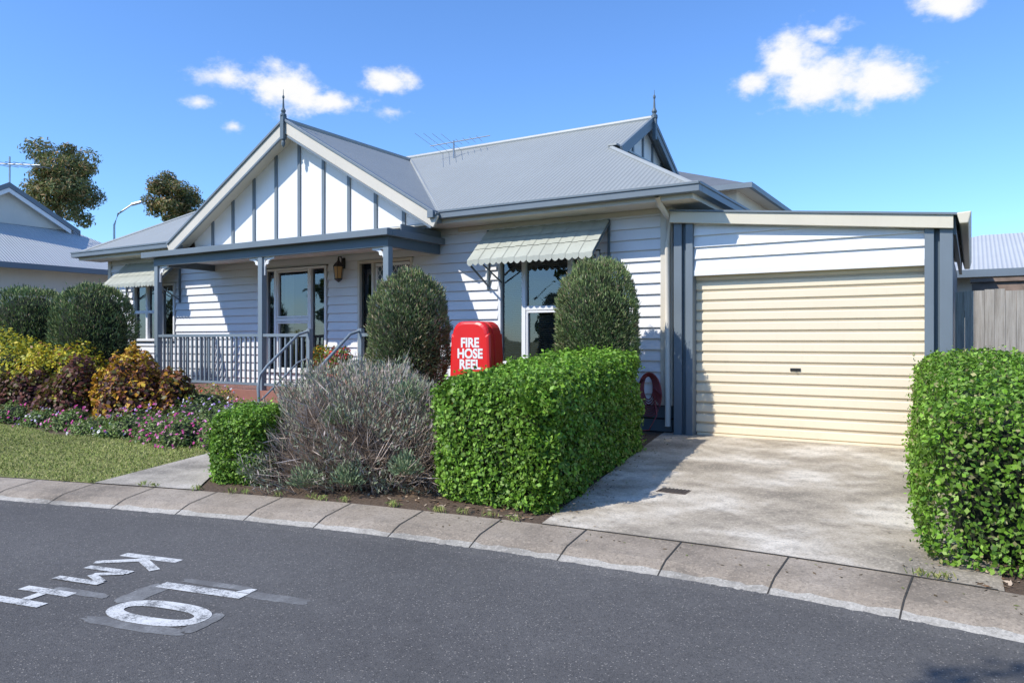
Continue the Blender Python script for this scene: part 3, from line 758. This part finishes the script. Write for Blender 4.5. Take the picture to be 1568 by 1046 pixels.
# ---------------------------------------------------------------- fence & neighbours
F=empty("paling_fence",(2,9.9,0)) 
mb=MB("palings",M['wood'],F); x=-.16
while x<8:
    w=random.uniform(.088,.098); h=1.80+random.uniform(-.014,.012); y=9.8+random.uniform(-.004,.004)
    mb.box(x,x+w,y,y+.016,0,h); x+=w+random.uniform(.002,.006)
mb.done()
mb=MB("rails",M['wood'],F)
for z in (.4,1.5): mb.box(-.1,8,9.83,9.88,z,z+.08)
mb.done()
def hip_house(name,x0,x1,y0,y1,eave,sl,wall,roofmx,roofmy,over=.45,base=0,gablet=False):
    h=empty(name,((x0+x1)/2,(y0+y1)/2,0))
    MB("walls",wall,h).box(x0+over,x1-over,y0+over,y1-over,base,eave-.065).done()
    alongx=(x1-x0)>(y1-y0); hw=min(x1-x0,y1-y0)/2; rz=eave+hw*sl
    if alongx: a=(x0+hw,y0+hw,rz);b=(x1-hw,y0+hw,rz)
    else: a=(x0+hw,y0+hw,rz);b=(x0+hw,y1-hw,rz)
    m=MB("roof_slopes",roofmx,h); m4=MB("roof_hips",roofmy,h)
    c=[(x0,y0,eave),(x1,y0,eave),(x1,y1,eave),(x0,y1,eave)]
    if alongx:
        if gablet:
            k=.45; gz_=rz-hw*k*sl; ym=(y0+y1)/2; gx=x1-hw*(1-k)
            m.poly([c[0],c[1],(gx,ym-hw*k,gz_),(gx+.2,ym-hw*k,gz_),(gx+.2,ym,rz),a]); m.poly([c[2],c[3],a,(gx+.2,ym,rz),(gx+.2,ym+hw*k,gz_),(gx,ym+hw*k,gz_)])
            m4.poly([c[1],c[2],(gx,ym+hw*k,gz_),(gx,ym-hw*k,gz_)]); m4.poly([c[3],c[0],a])
            MB("gablet_wall",M['brown'],h).poly([(gx+.02,ym-hw*k,gz_),(gx+.02,ym+hw*k,gz_),(gx+.02,ym,rz)]).done()
            t=MB("gablet_barges",M['slate_light'],h)
            for s in (-1,1): t.obox((gx+.24,ym,rz-.02),(gx+.24,ym+s*hw*k*1.04,rz-hw*k*sl*1.04-.02),(.02,0,0),(0,0,.07))
            t.done()
            t=MB("gablet_trim",M['white'],h)
            for s in (-1,1): t.obox((gx+.22,ym,rz-.16),(gx+.22,ym+s*hw*k*.9,rz-hw*k*sl*.9-.16),(.02,0,0),(0,0,.06))
            t.done()
        else:
            m.poly([c[0],c[1],b,a]); m.poly([c[2],c[3],a,b]); m4.poly([c[1],c[2],b]); m4.poly([c[3],c[0],a])
    else:
        m4.poly([c[1],c[2],b,a]); m4.poly([c[3],c[0],a,b]); m.poly([c[0],c[1],a]); m.poly([c[2],c[3],b])
    m.done(); m4.done()
    t=MB("gutters",M['slate_light'],h)
    t.box(x0-.1,x1+.1,y0-.1,y0,eave-.12,eave+.02); t.box(x0-.1,x1+.1,y1,y1+.1,eave-.12,eave+.02); t.box(x1,x1+.1,y0+.001,y1-.001,eave-.12,eave+.02); t.box(x0-.1,x0,y0+.001,y1-.001,eave-.12,eave+.02)
    t.done()
    t=MB("soffit",M['cream'],h); t.box(x0+.01,x1-.01,y0+.01,y1-.01,eave-.06,eave-.04); t.done()
    return h
hip_house("neighbour_house",-36,-20.3,6.0,14.1,3.15,.577,M['brown'],M['nroofx'],M['nroofy'],gablet=True)
hip_house("neighbour_house",-17,-5.1,20.4,33,5.45,.42,M['brown'],M['droof'],M['droof'])
hip_house("neighbour_house",-44,-30,19,30,4.3,.45,M['brown'],M['droof'],M['droof'])
hip_house("neighbour_house",-3.5,14,16.6,24,2.55,.30,M['brown'],M['nroofx'],M['nroofy'])
mb=MB("brick_boundary_wall",paint("weathered_brick",(.26,.19,.15),.9,.3,8)); mb.box(0.0,9,12.4,12.6,0,2.06); mb.box(-.02,9.02,12.36,12.64,2.06,2.11); mb.done()
an=empty("roof_antenna",(-23,10,5.5)); mb=MB("mast",M['steel'],an)
mb.tube([(-22.6,10.2,5.2),(-22.6,10.2,6.3)],.025,6); mb.tube([(-23.2,10.0,6.15),(-21.6,10.5,6.0)],.014,6)
for i in range(6): mb.tube([(-23.1+i*.25,9.7+i*.09,6.14-.02*i),(-23.2+i*.25,10.5+i*.09,6.14-.02*i)],.008,4)
mb.done()
sl=empty("street_lamp",(-39.2,22.8,0)); mb=MB("pole",M['steel'],sl)
mb.tube([(-39.2,22.8,0),(-39.2,22.8,7.4),(-39.0,22.9,8.0),(-38.4,23.3,8.5)],[.08,.06,.045,.04],6)
mb.tube([(-38.4,23.3,8.5),(-38.0,23.6,8.65)],.08,6); mb.done()

# ---------------------------------------------------------------- fire hose cabinet
FH=empty("fire_hose_reel_cabinet",(-5.1,7.5,0))
x0,x1,yf,yb,zb_,zt=-5.42,-4.80,7.3,7.62,.02,1.47
def outline(ins):
    pts=[]; r=.15
    tp=.05
    pts.append((x0-.02+ins,zb_)); pts.append((x1+.02-ins,zb_))
    pts.append((x1-ins,.6)); pts.append((x1-tp*.6-ins,zt-r-ins))
    for i in range(7):
        a=math.pi/2*i/6; pts.append((x1-tp-ins-r+r*math.cos(a),zt-ins-r+r*math.sin(a)))
    for i in range(7):
        a=math.pi/2+math.pi/2*i/6; pts.append((x0+tp+ins+r+r*math.cos(a),zt-ins-r+r*math.sin(a)))
    pts.append((x0+tp*.6+ins,zt-r-ins)); pts.append((x0+ins,.6)); return pts
mb=MB("cover",M['red'],FH)
layers=[(.035,yf),(.012,yf+.012),(.0,yf+.035),(.0,yf+.10),(.014,yf+.105),(.014,yf+.125),(.0,yf+.13),(.0,yb-.03),(.04,yb)]
for ins,y in layers:
    for (x,z) in outline(ins): mb.v.append((x,y,z))
k=len(outline(0))
for i in range(len(layers)-1):
    for j in range(k): mb.f.append((i*k+j,i*k+(j+1)%k,(i+1)*k+(j+1)%k,(i+1)*k+j))
mb.f.append(tuple(range(k))[::-1]); mb.f.append(tuple((len(layers)-1)*k+j for j in range(k)))
mb.done()
for s,z in (("FIRE",1.21),("HOSE",1.08),("REEL",.95)):
    text_mesh("lettering_"+s.lower(),s,M['white'],FH,(-5.10,yf-.003,z),(1,0,0),(0,0,1),.0,.155,sx=.95,bold=.006)

# ---------------------------------------------------------------- foliage
def hedge(name,c,z0,ztop,n,L=.040,W=.026,pal=None,w=None,bumpa=.06,mat='leaf',round_=.22):
    h=empty(name,(sum(p[0] for p in c)/4,sum(p[1] for p in c)/4,0))
    c=[np.array(p,float) for p in c]
    def foot(s,t): return (c[0]*(1-s)[:,None]+c[1]*s[:,None])*(1-t)[:,None]+(c[3]*(1-s)[:,None]+c[2]*s[:,None])*t[:,None]
    def ln(a,b): return np.linalg.norm(a-b)
    def ri(e):
        k=np.clip(round_-e,0,round_); return (round_-np.sqrt(np.maximum(round_**2-k**2,0)))*.85
    hh=(ztop[0]+ztop[1])/2-z0
    ar=np.array([ln(c[0],c[1])*hh,ln(c[1],c[2])*hh,ln(c[2],c[3])*hh*.3,ln(c[3],c[0])*hh,ln(c[0],c[1])*ln(c[1],c[2])])
    cnt=(ar/ar.sum()*n).astype(int); Ps=[];Ns=[];Cs=[]
    wx=ln(c[0],c[1]); wy=ln(c[1],c[2])
    for f in range(5):
        m=cnt[f]; u=rng.uniform(0,1,m); v=rng.uniform(0,1,m)
        if f==4: s,t,zz=u,v,np.ones(m)
        else:
            s={0:u,1:np.ones(m),2:u,3:np.zeros(m)}[f]; t={0:np.zeros(m),1:u,2:np.ones(m),3:u}[f]; zz=v
        xy=foot(s,t); zt=ztop[0]*(1-t)+ztop[1]*t; z=z0+(zt-z0)*zz
        if f==4: nn=np.tile([0,0,1.],(m,1))
        else:
            a,b={0:(c[0],c[1]),1:(c[1],c[2]),2:(c[2],c[3]),3:(c[3],c[0])}[f]; d=(b-a)/ln(a,b); nn=np.tile([d[1],-d[0],0],(m,1))
        P=np.concatenate([xy,z[:,None]],1)
        if f==4:
            e=np.minimum(np.minimum(s,1-s)*wx,np.minimum(t,1-t)*wy); P[:,2]-=ri(e)
        else:
            P-=nn*ri(zt-z)[:,None]
            e2=np.minimum(u,1-u)*(wx if f in(0,2) else wy); P-=nn*(ri(e2)*.8)[:,None]
            k=np.clip(.12-(z-z0),0,None)*.3; P-=nn*k[:,None]
        l=lump(P,3.4)*bumpa*.8+lump(P,8)*bumpa*.45+lump(P,19)*bumpa*.35
        P+=nn*l[:,None]
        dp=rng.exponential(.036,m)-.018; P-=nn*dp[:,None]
        cc=pick(m,pal,w,.34)*(1-.95*np.clip(dp,0,.07)*8*.7)[:,None]*(1.12 if f==4 else 1.0)  # shade of the gaps in the colour: deeper leaves darker, top leaves lighter
        cc*=(1+.14*lump(P,6)+.16*lump(P,15))[:,None]
        Ps.append(P);Ns.append(nn);Cs.append(cc)
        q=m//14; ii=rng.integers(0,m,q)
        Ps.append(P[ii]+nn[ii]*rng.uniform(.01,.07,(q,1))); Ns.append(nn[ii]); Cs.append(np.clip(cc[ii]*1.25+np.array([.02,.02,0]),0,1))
    P=np.concatenate(Ps);Nn=np.concatenate(Ns);col=np.concatenate(Cs)
    Nn2=Nn+np.array([0,0,.35])
    leaves("leaves",P,Nn2,L,W,np.clip(col,0,1),M[mat],h,tilt=.65,along=.6)
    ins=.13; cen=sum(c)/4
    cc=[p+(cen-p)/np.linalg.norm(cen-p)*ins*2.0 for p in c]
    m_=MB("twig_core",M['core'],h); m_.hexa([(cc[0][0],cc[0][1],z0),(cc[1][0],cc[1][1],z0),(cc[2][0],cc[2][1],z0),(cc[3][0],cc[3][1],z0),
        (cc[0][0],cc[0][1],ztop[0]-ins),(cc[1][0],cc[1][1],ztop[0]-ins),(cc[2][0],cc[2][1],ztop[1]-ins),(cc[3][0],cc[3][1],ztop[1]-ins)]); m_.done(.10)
    return h
GP=[(.12,.25,.022),(.17,.32,.035),(.06,.14,.014),(.26,.40,.07)]
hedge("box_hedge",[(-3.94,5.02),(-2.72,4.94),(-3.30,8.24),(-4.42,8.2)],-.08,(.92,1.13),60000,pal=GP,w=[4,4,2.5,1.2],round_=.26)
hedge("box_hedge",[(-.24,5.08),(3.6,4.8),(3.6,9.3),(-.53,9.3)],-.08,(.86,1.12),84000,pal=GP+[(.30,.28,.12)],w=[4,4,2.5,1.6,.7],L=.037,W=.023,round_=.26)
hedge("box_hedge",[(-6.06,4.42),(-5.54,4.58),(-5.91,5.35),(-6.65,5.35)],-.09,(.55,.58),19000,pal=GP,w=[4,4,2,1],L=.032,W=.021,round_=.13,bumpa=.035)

def topiary(name,cx,cy,z0,z1,r,n,pal,w,L=.05,W=.010,pw=2.6):
    h=empty(name,(cx,cy,0)); hc=(z1-z0)/2; zc=(z0+z1)/2
    d=rng.normal(size=(n,3)); d/=np.linalg.norm(d,axis=1,keepdims=True)
    k=(np.abs(d[:,0])**2+np.abs(d[:,1])**2)**(pw/2)+np.abs(d[:,2])**pw
    s=k**(-1/pw); P=d*s[:,None]
    Q=P+np.array([cx,cy,0])
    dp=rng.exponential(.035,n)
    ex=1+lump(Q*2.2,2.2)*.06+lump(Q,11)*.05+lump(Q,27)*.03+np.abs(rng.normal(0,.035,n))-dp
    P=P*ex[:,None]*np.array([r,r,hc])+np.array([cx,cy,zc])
    col=pick(n,pal,w,.3)*(1+.22*lump(P,7)+.30*lump(P,17))[:,None]*(1-np.clip(dp,0,.1)*5)[:,None]  # inner shade put into the colour: needles darken with depth
    ax=d*.7+np.array([0,0,.6])
    leaves("needles",P,d,L,W,np.clip(col,0,1),M['dry'],h,tilt=.6,axis=ax)
    pr=[]
    for i in range(9):
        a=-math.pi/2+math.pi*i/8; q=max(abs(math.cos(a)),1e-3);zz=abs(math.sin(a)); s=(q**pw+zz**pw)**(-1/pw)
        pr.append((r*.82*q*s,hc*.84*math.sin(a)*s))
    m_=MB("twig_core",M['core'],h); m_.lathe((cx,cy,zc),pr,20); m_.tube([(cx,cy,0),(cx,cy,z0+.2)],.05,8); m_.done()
    return h
RP=[(.19,.26,.09),(.26,.33,.14),(.12,.17,.06),(.35,.33,.19),(.44,.33,.22)]
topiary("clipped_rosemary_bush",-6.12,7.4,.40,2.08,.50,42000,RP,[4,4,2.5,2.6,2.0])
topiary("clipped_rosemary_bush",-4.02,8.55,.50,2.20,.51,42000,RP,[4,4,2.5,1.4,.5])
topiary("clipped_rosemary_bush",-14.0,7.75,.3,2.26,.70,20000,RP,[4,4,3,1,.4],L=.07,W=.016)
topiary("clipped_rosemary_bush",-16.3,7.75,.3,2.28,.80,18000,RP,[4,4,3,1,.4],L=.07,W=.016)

LV=empty("grey_lavender_shrub",(-5.15,5.5,0))
n=19000
th=rng.uniform(0,2*math.pi,n); ph=np.arccos(rng.uniform(0.0,1,n))
D=np.stack([np.sin(ph)*np.cos(th),np.sin(ph)*np.sin(th),np.cos(ph)],1)
rad=1+.15*lump(D*1.6,3.2)+.07*lump(D*4,4.1)
TIP=D*rad[:,None]*np.array([1.36,1.02,1.02])
cen=np.array([-5.12,5.50,-.06])
f=rng.uniform(.5,1.0,n); stp=TIP*f[:,None]+cen
ax=D*.8+rng.normal(size=(n,3))*.26+np.array([0,0,.3])
cs=pick(n,[(.38,.29,.22),(.47,.37,.30),(.26,.19,.14),(.53,.45,.40)],None,.2)
leaves("woody_stems",stp,rng.normal(size=(n,3)),.26,.0065,cs,M['dry'],LV,axis=ax)
n2=26000
idx=rng.integers(0,n,n2); cl=lump(TIP[idx]*2,4)
keep=(cl>-.02)|(D[idx][:,2]>.72); idx=idx[keep]; n2=len(idx)
P=TIP[idx]*rng.uniform(.86,1.04,(n2,1))+cen
cg=pick(n2,[(.27,.31,.20),(.33,.36,.25),(.42,.35,.31),(.19,.23,.13)],[4,3,3,2],.2)
leaves("grey_tips",P,D[idx],.048,.011,cg,M['dry'],LV,axis=D[idx]*.7+np.array([0,0,.7])+rng.normal(size=(n2,3))*.3)
tf=[(-5.6,4.58,.10),(-6.0,4.75,.2),(-4.55,4.70,.10),(-4.95,4.60,.06),(-4.1,4.9,.2),(-4.4,5.3,.78),(-4.9,4.9,.58),(-6.0,5.1,.35)]
Ps=[];Ns=[]
for (x,y,z) in tf:
    m=500; d=rng.normal(size=(m,3)); d/=np.linalg.norm(d,axis=1,keepdims=True); d[:,2]=np.abs(d[:,2])
    Ps.append(d*np.array([.18,.15,.2])*rng.uniform(.3,1,(m,1))+np.array([x,y,z-.08])); Ns.append(d)
Ps=np.concatenate(Ps);Ns=np.concatenate(Ns)
leaves("green_tufts",Ps,Ns,.05,.012,pick(len(Ps),[(.19,.26,.13),(.25,.31,.18)]),M['dry'],LV,axis=Ns+np.array([0,0,.5]))
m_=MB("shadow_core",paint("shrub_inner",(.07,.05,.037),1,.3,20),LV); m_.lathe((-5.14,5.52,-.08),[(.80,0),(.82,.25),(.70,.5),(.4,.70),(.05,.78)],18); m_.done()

def clump(name,cx,cy,r,h,n,pal,w=None,L=.06,W=.035,fl=None,nf=0,fs=.03,z=None,mat='leaf',core=True):
    E_=empty(name,(cx,cy,0)); zb=zg(cx,cy) if z is None else z
    d=rng.normal(size=(n,3)); d/=np.linalg.norm(d,axis=1,keepdims=True); d[:,2]=np.abs(d[:,2])
    rad=(1+.25*lump(d+cx,3.3))*rng.uniform(.55,1.02,n)**.5
    P=d*rad[:,None]*np.array([r,r,h])+np.array([cx,cy,zb])
    leaves("leaves",P,d+np.array([0,-.2,.5]),L,W,pick(n,pal,w),M[mat],E_,tilt=.6)
    if fl:
        d=rng.normal(size=(nf,3)); d/=np.linalg.norm(d,axis=1,keepdims=True); d[:,2]=np.abs(d[:,2])
        rad=(1+.25*lump(d+cx,3.3))*1.04
        P=d*rad[:,None]*np.array([r,r,h])+np.array([cx,cy,zb+.01])
        P3=np.repeat(P,3,axis=0)+rng.normal(size=(nf*3,3))*fs*.2
        cc=np.repeat(pick(nf,fl),3,axis=0)
        leaves("flowers",P3,np.tile([0,-.6,.8],(nf*3,1)),fs,fs*.8,cc,M['petal'],E_,tilt=.35)
    if core:
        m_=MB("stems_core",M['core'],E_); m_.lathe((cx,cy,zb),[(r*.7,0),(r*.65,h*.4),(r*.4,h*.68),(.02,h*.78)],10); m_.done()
    return E_
YEL=[(.62,.50,.03),(.45,.44,.04),(.22,.29,.04)]; BUR=[(.12,.035,.035),(.17,.055,.035),(.08,.03,.03),(.15,.14,.04)]; ORG=[(.60,.30,.03),(.36,.13,.03),(.17,.06,.04),(.62,.44,.04)]
clump("golden_shrub",-14.5,6.6,1.0,1.30,7000,YEL,[4,3,2],L=.07,W=.04)
clump("golden_shrub",-13.1,6.75,.75,1.24,5500,YEL+[(.3,.12,.04)],[5,3,1,1.5],L=.07,W=.04)
clump("burgundy_coleus",-13.0,6.15,.55,.85,4000,BUR,[4,3,3,2],L=.08,W=.05)
clump("burgundy_coleus",-11.9,6.35,.60,1.0,5000,BUR+[(.5,.42,.04)],[4,4,2,2,1],L=.08,W=.05)
clump("orange_coleus",-11.1,6.75,.55,1.22,4500,ORG,[4,2,1.5,4],L=.08,W=.05)
clump("burgundy_coleus",-10.55,6.4,.50,.85,4200,BUR+ORG,[3,3,2,1,2,2,1,1],L=.08,W=.05)
clump("orange_coleus",-10.1,6.75,.42,.85,2800,ORG+BUR,None,L=.08,W=.05)
LG=[(.15,.24,.05),(.20,.30,.07),(.10,.16,.04),(.24,.27,.11)]
PK=[(.68,.10,.38),(.72,.30,.52),(.58,.06,.28)]; WH=[(.80,.77,.78),(.62,.58,.70)]; PU=[(.35,.2,.55),(.5,.35,.7)]; MX=PK+WH+PU; RD=[(.75,.05,.04)]
bed=[(-13.6,5.80,.35,.22,LG,WH,25),(-12.6,5.80,.42,.30,LG,PK,80),(-11.75,5.78,.36,.24,LG,MX,40),(-11.0,5.80,.36,.30,LG,PK,45),(-10.3,5.76,.36,.22,LG,MX,30),(-9.6,5.9,.42,.34,LG,PK+PU,70),
 (-9.75,5.68,.25,.16,LG,WH,15),(-8.9,5.82,.40,.30,LG,PK,50),(-8.3,5.72,.38,.36,LG,PK,75),(-9.2,6.5,.5,.48,LG,MX,50),(-8.5,6.4,.45,.42,LG,WH+PU,55),(-9.9,7.1,.5,.55,LG,WH+RD,50),
 (-9.2,7.3,.36,.38,LG,PK+WH,40),(-10.9,7.4,.5,.5,LG,RD+WH,50),(-11.7,7.5,.5,.55,LG,WH,40),(-7.75,5.8,.26,.30,LG,PK,30),(-10.4,7.6,.5,.5,LG,YEL,40)]
for (x,y,r,h,pl,fl,nf_) in bed: clump("flowering_plant",x,y,r,h,1500,pl,None,L=.05,W=.018,fl=fl,nf=nf_,fs=.036)
for (x,y,r,h,pl) in ((-7.0,6.2,.45,.35,LG),(-6.7,7.2,.5,.4,LG),(-4.4,9.0,.3,.55,LG),(-13.1,7.5,.5,.7,LG),(-15.2,6.9,.7,.9,YEL),(-16.5,6.6,.9,1.1,YEL+LG)):
    clump("low_garden_plant",x,y,r,h,2200,pl,None,L=.06,W=.025)
for (px,py,cl_) in ((-9.1,8.8,[(.7,.5,.03),(.7,.2,.03)]),(-8.55,8.6,[(.75,.05,.04),(.7,.12,.2)])):
    PT=empty("potted_flowers",(px,py,DZ)); mb=MB("pot",M['pot'],PT,True)
    mb.lathe((px,py,DZ),[(.12,0),(.17,.25),(.19,.27),(.19,.31),(.15,.31)],16); mb.done()
    m=900; d=rng.normal(size=(m,3)); d/=np.linalg.norm(d,axis=1,keepdims=True)
    leaves("foliage",d*np.array([.22,.22,.22])*rng.uniform(.6,1.1,(m,1))+np.array([px,py,.93]),d,.06,.03,pick(m,LG+cl_,[3,3,2,2,3,3]),M['petal'],PT)
n=9000
X=rng.uniform(-7,1.5,n);Y=rng.uniform(4.75,9.2,n)
k=~((X>-2.80-.17*(Y-4.8))&(X<.02))&(Y>np.array([yk(x) for x in X])+.03)&~((X<-5.9)&(Y<7.2)&(X>-8.7))
X=X[k];Y=Y[k];Z=np.array([zg(a,b) for a,b in zip(X,Y)])+.008
leaves("bark_chips",np.stack([X,Y,Z],1),np.tile([0,0,1.],(len(X),1)),.05,.02,pick(len(X),[(.24,.14,.08),(.36,.25,.16),(.12,.08,.05),(.48,.38,.28)]),M['dry'],None,tilt=.5,along=.2)
n=600
Y=rng.uniform(4.3,9.2,n); e=np.abs(rng.normal(0,.16,n)); X=np.where(rng.uniform(size=n)<.6,-2.72-.18*(Y-4.75)+e,-.10-e)
kk=Y<4.85; X=np.where(kk,rng.uniform(-4.6,.4,n),X)
Y=np.where(kk,np.array([yk(x) for x in X])-rng.uniform(0,.3,n),Y)
Z=np.array([zg(a,b) for a,b in zip(X,Y)])+.014; Z=np.where(kk,-.1-(np.array([yk(x) for x in X])-Y)*.09+.006,Z)
leaves("leaf_litter",np.stack([X,Y,Z],1),np.tile([0,0,1.],(n,1)),.03,.013,pick(n,[(.20,.14,.08),(.12,.09,.05),(.18,.20,.07)]),M['dry'],None,tilt=.3,along=.1)
Ps=[]
for k in range(20):
    x=rng.uniform(-7.5,-2.7) if k<18 else rng.uniform(-.5,0); y=yk(x)+rng.uniform(.0,.04); m=28
    Ps.append(np.stack([x+rng.normal(0,.03,m),y+rng.normal(0,.02,m),np.full(m,-.085)+rng.uniform(0,.025,m)],1))
Ps=np.concatenate(Ps); leaves("kerb_weeds",Ps,np.tile([0,-1,.5],(len(Ps),1)),.05,.008,pick(len(Ps),[(.16,.22,.05),(.26,.26,.09)]),M['dry'],None,axis=np.tile([0,0,1.],(len(Ps),1))+rng.normal(size=(len(Ps),3))*.5)

def tree(name,x,y,h,crown,n,pal,w=None,L=.35,W=.14,clumps=26,seed=1,base=-.2,tr=.22,cs=(.22,.42)):
    rr=random.Random(seed); T_=empty(name,(x,y,0))
    cz,rx,rz=crown; mb=MB("trunk_and_limbs",M['bark'],T_)
    top=(x+rr.uniform(-.2,.2),y,cz+rz*.3)
    mb.tube([(x,y,base),(x+.1,y,cz*.4),(x-.05,y+.1,cz-rz*.5),top],[tr,tr*.8,tr*.55,tr*.2],8)
    Ps=[];Ns=[];B=[]
    for i in range(clumps):
        a=rr.uniform(0,2*math.pi); b=rr.uniform(-.85,1); q=math.sqrt(max(0,1-b*b)); f=rr.uniform(.35,.9)
        c=np.array([x+math.cos(a)*q*rx*f,y+math.sin(a)*q*rx*f,cz+b*rz*f]); rad=rr.uniform(*cs)*min(rx,rz)
        mb.tube([(x,y,cz-rz*.6+rr.uniform(0,rz*.5)),tuple(c*.5+np.array([x,y,cz-rz*.1])*.5),tuple(c)],[tr*.35,tr*.2,tr*.07],5)
        m=n//clumps; d=rng.normal(size=(m,3)); d/=np.linalg.norm(d,axis=1,keepdims=True)
        r_=rng.uniform(.2,1.0,(m,1))**.6+np.abs(rng.normal(0,.12,(m,1)))
        Ps.append(c+d*rad*np.array([1.1,1.1,.85])*r_); Ns.append(d); B.append(np.full(m,rr.uniform(.65,1.35)))
    mb.done(); P=np.concatenate(Ps);Nn=np.concatenate(Ns);B=np.concatenate(B)
    leaves("crown_leaves",P,Nn+np.array([0,0,.3]),L,W,np.clip(pick(len(P),pal,w)*B[:,None],0,1),M['leaf'],T_,tilt=.7)
    return T_
EU=[(.13,.15,.06),(.20,.20,.08),(.32,.20,.09),(.08,.10,.04)]
tree("eucalyptus_tree",-41.7,21.2,12,(9.4,2.2,2.6),16000,EU,[4,3,3,2],L=.24,W=.07,clumps=46,seed=3,cs=(.16,.34))
tree("eucalyptus_tree",-50.1,33.7,14,(11.4,2.0,2.1),12000,EU,[4,3,5,2],L=.28,W=.09,clumps=36,seed=5,cs=(.18,.36))
tree("street_tree",-1.75,-2.45,8,(6.0,1.4,1.1),4500,[(.07,.14,.03),(.1,.18,.04)],None,L=.12,W=.07,clumps=22,seed=8,tr=.10)
for i,(x,y) in enumerate(((-14,-13),(-22,-9),(-5,-16),(6,-15),(-30,-14),(15,-11),(-10,-19))):
    tree("street_tree",x,y,8,(3.4,3.6,3.0),4500,[(.05,.09,.02),(.08,.12,.03)],None,L=.45,W=.3,clumps=22,seed=20+i)

# ---------------------------------------------------------------- sky, sun
SD=Vector((.48,.88,-.97)).normalized()
elev=math.asin(-SD.z); rot=math.atan2(-SD.x,-SD.y)%(2*math.pi)
world=bpy.data.worlds.new("World"); sc.world=world; world.use_nodes=True
nt=world.node_tree; nt.nodes.clear()
out=nt.nodes.new("ShaderNodeOutputWorld")
sky=nt.nodes.new("ShaderNodeTexSky"); sky.sky_type='NISHITA'; sky.sun_disc=False
sky.sun_elevation=elev; sky.sun_rotation=rot; sky.altitude=50; sky.air_density=1.0; sky.dust_density=.3; sky.ozone_density=2.0
tint=mixc(nt,1.0,sky.outputs[0],(.84,1.20,1.68),'MULTIPLY')
bg=nt.nodes.new("ShaderNodeBackground"); bg.inputs[1].default_value=.148; nt.links.new(tint,bg.inputs[0])
tc=nt.nodes.new("ShaderNodeTexCoord"); sp=nt.nodes.new("ShaderNodeSeparateXYZ"); nt.links.new(tc.outputs["Generated"],sp.inputs[0])
az=mth(nt,'MULTIPLY',mth(nt,'ARCTAN2',sp.outputs[0],sp.outputs[1]),180/math.pi)
el=mth(nt,'MULTIPLY',mth(nt,'ARCSINE',sp.outputs[2]),180/math.pi)
blobs=[(-21.0,18.3,3.2,.9,.75),(-17.3,17.9,2.9,1.7,1),(-13.6,17.2,3.6,.7,.75),(-9.4,18.9,2.0,1.0,.95),(-22.8,16.3,1.3,.5,.7),(-9.2,16.8,1.8,.6,.5),(-20.5,15.0,.7,.4,.5),
(20.6,19.5,2.6,2.0,1),(22.9,17.8,4.0,1.9,1),(26.5,17.5,3.0,1.8,1),(18.0,18.2,1.5,1.0,.8),(22.8,20.7,2.0,.8,.85),(30.3,21.3,2.4,1.1,.9)]
den=None
for (a,e,ra,re,k) in blobs:
    dx=mth(nt,'DIVIDE',mth(nt,'SUBTRACT',az,a-31.7),ra); dy=mth(nt,'DIVIDE',mth(nt,'SUBTRACT',el,e),re)
    d=mth(nt,'SQRT',mth(nt,'ADD',mth(nt,'MULTIPLY',dx,dx),mth(nt,'MULTIPLY',dy,dy)))
    v=mth(nt,'MULTIPLY',mth(nt,'SUBTRACT',1.3,d),k)
    den=v if den is None else mth(nt,'MAXIMUM',den,v)
mp=nt.nodes.new("ShaderNodeMapping"); mp.inputs["Scale"].default_value=(1,1,1.5); nt.links.new(tc.outputs["Generated"],mp.inputs[0])
nz=noise(nt,mp.outputs[0],24,5,.6)
dd=mth(nt,'ADD',den,mth(nt,'MULTIPLY',mth(nt,'SUBTRACT',nz,.49),2.2))
mr=nt.nodes.new("ShaderNodeMapRange"); mr.interpolation_type='SMOOTHSTEP'; nt.links.new(dd,mr.inputs[0])
mr.inputs[1].default_value=.10; mr.inputs[2].default_value=.95
cc=ramp(nt,mth(nt,'ADD',mth(nt,'MULTIPLY',dd,.7),mth(nt,'MULTIPLY',nz,.3)),[(.3,(.78,.86,.97)),(.9,(1.0,1.0,1.0))])
bg2=nt.nodes.new("ShaderNodeBackground"); bg2.inputs[1].default_value=1.0; nt.links.new(cc,bg2.inputs[0])
mx=nt.nodes.new("ShaderNodeMixShader"); nt.links.new(mr.outputs[0],mx.inputs[0]); nt.links.new(bg.outputs[0],mx.inputs[1]); nt.links.new(bg2.outputs[0],mx.inputs[2])
nt.links.new(mx.outputs[0],out.inputs[0])
try:
    world.cycles.sampling_method='MANUAL'; world.cycles.sample_map_resolution=256
except Exception: pass
sd=bpy.data.lights.new("sun","SUN"); sd.energy=5.0; sd.angle=R(.5); sd.color=(1,.95,.86)
so=bpy.data.objects.new("sun",sd); sc.collection.objects.link(so)
so.rotation_euler=SD.to_track_quat('-Z','Y').to_euler(); so.location=(-10,-20,20)

cam=bpy.data.cameras.new("camera"); co=bpy.data.objects.new("camera",cam); sc.collection.objects.link(co)
co.location=(0,0,1.25); co.rotation_euler=(R(90),0,R(31.7)); cam.lens=36*1140/1568; cam.sensor_width=36
cam.shift_y=-.0017; cam.clip_start=.05; cam.clip_end=3000
sc.camera=co
sc.view_settings.view_transform='Standard'; sc.view_settings.look='None'; sc.view_settings.exposure=0
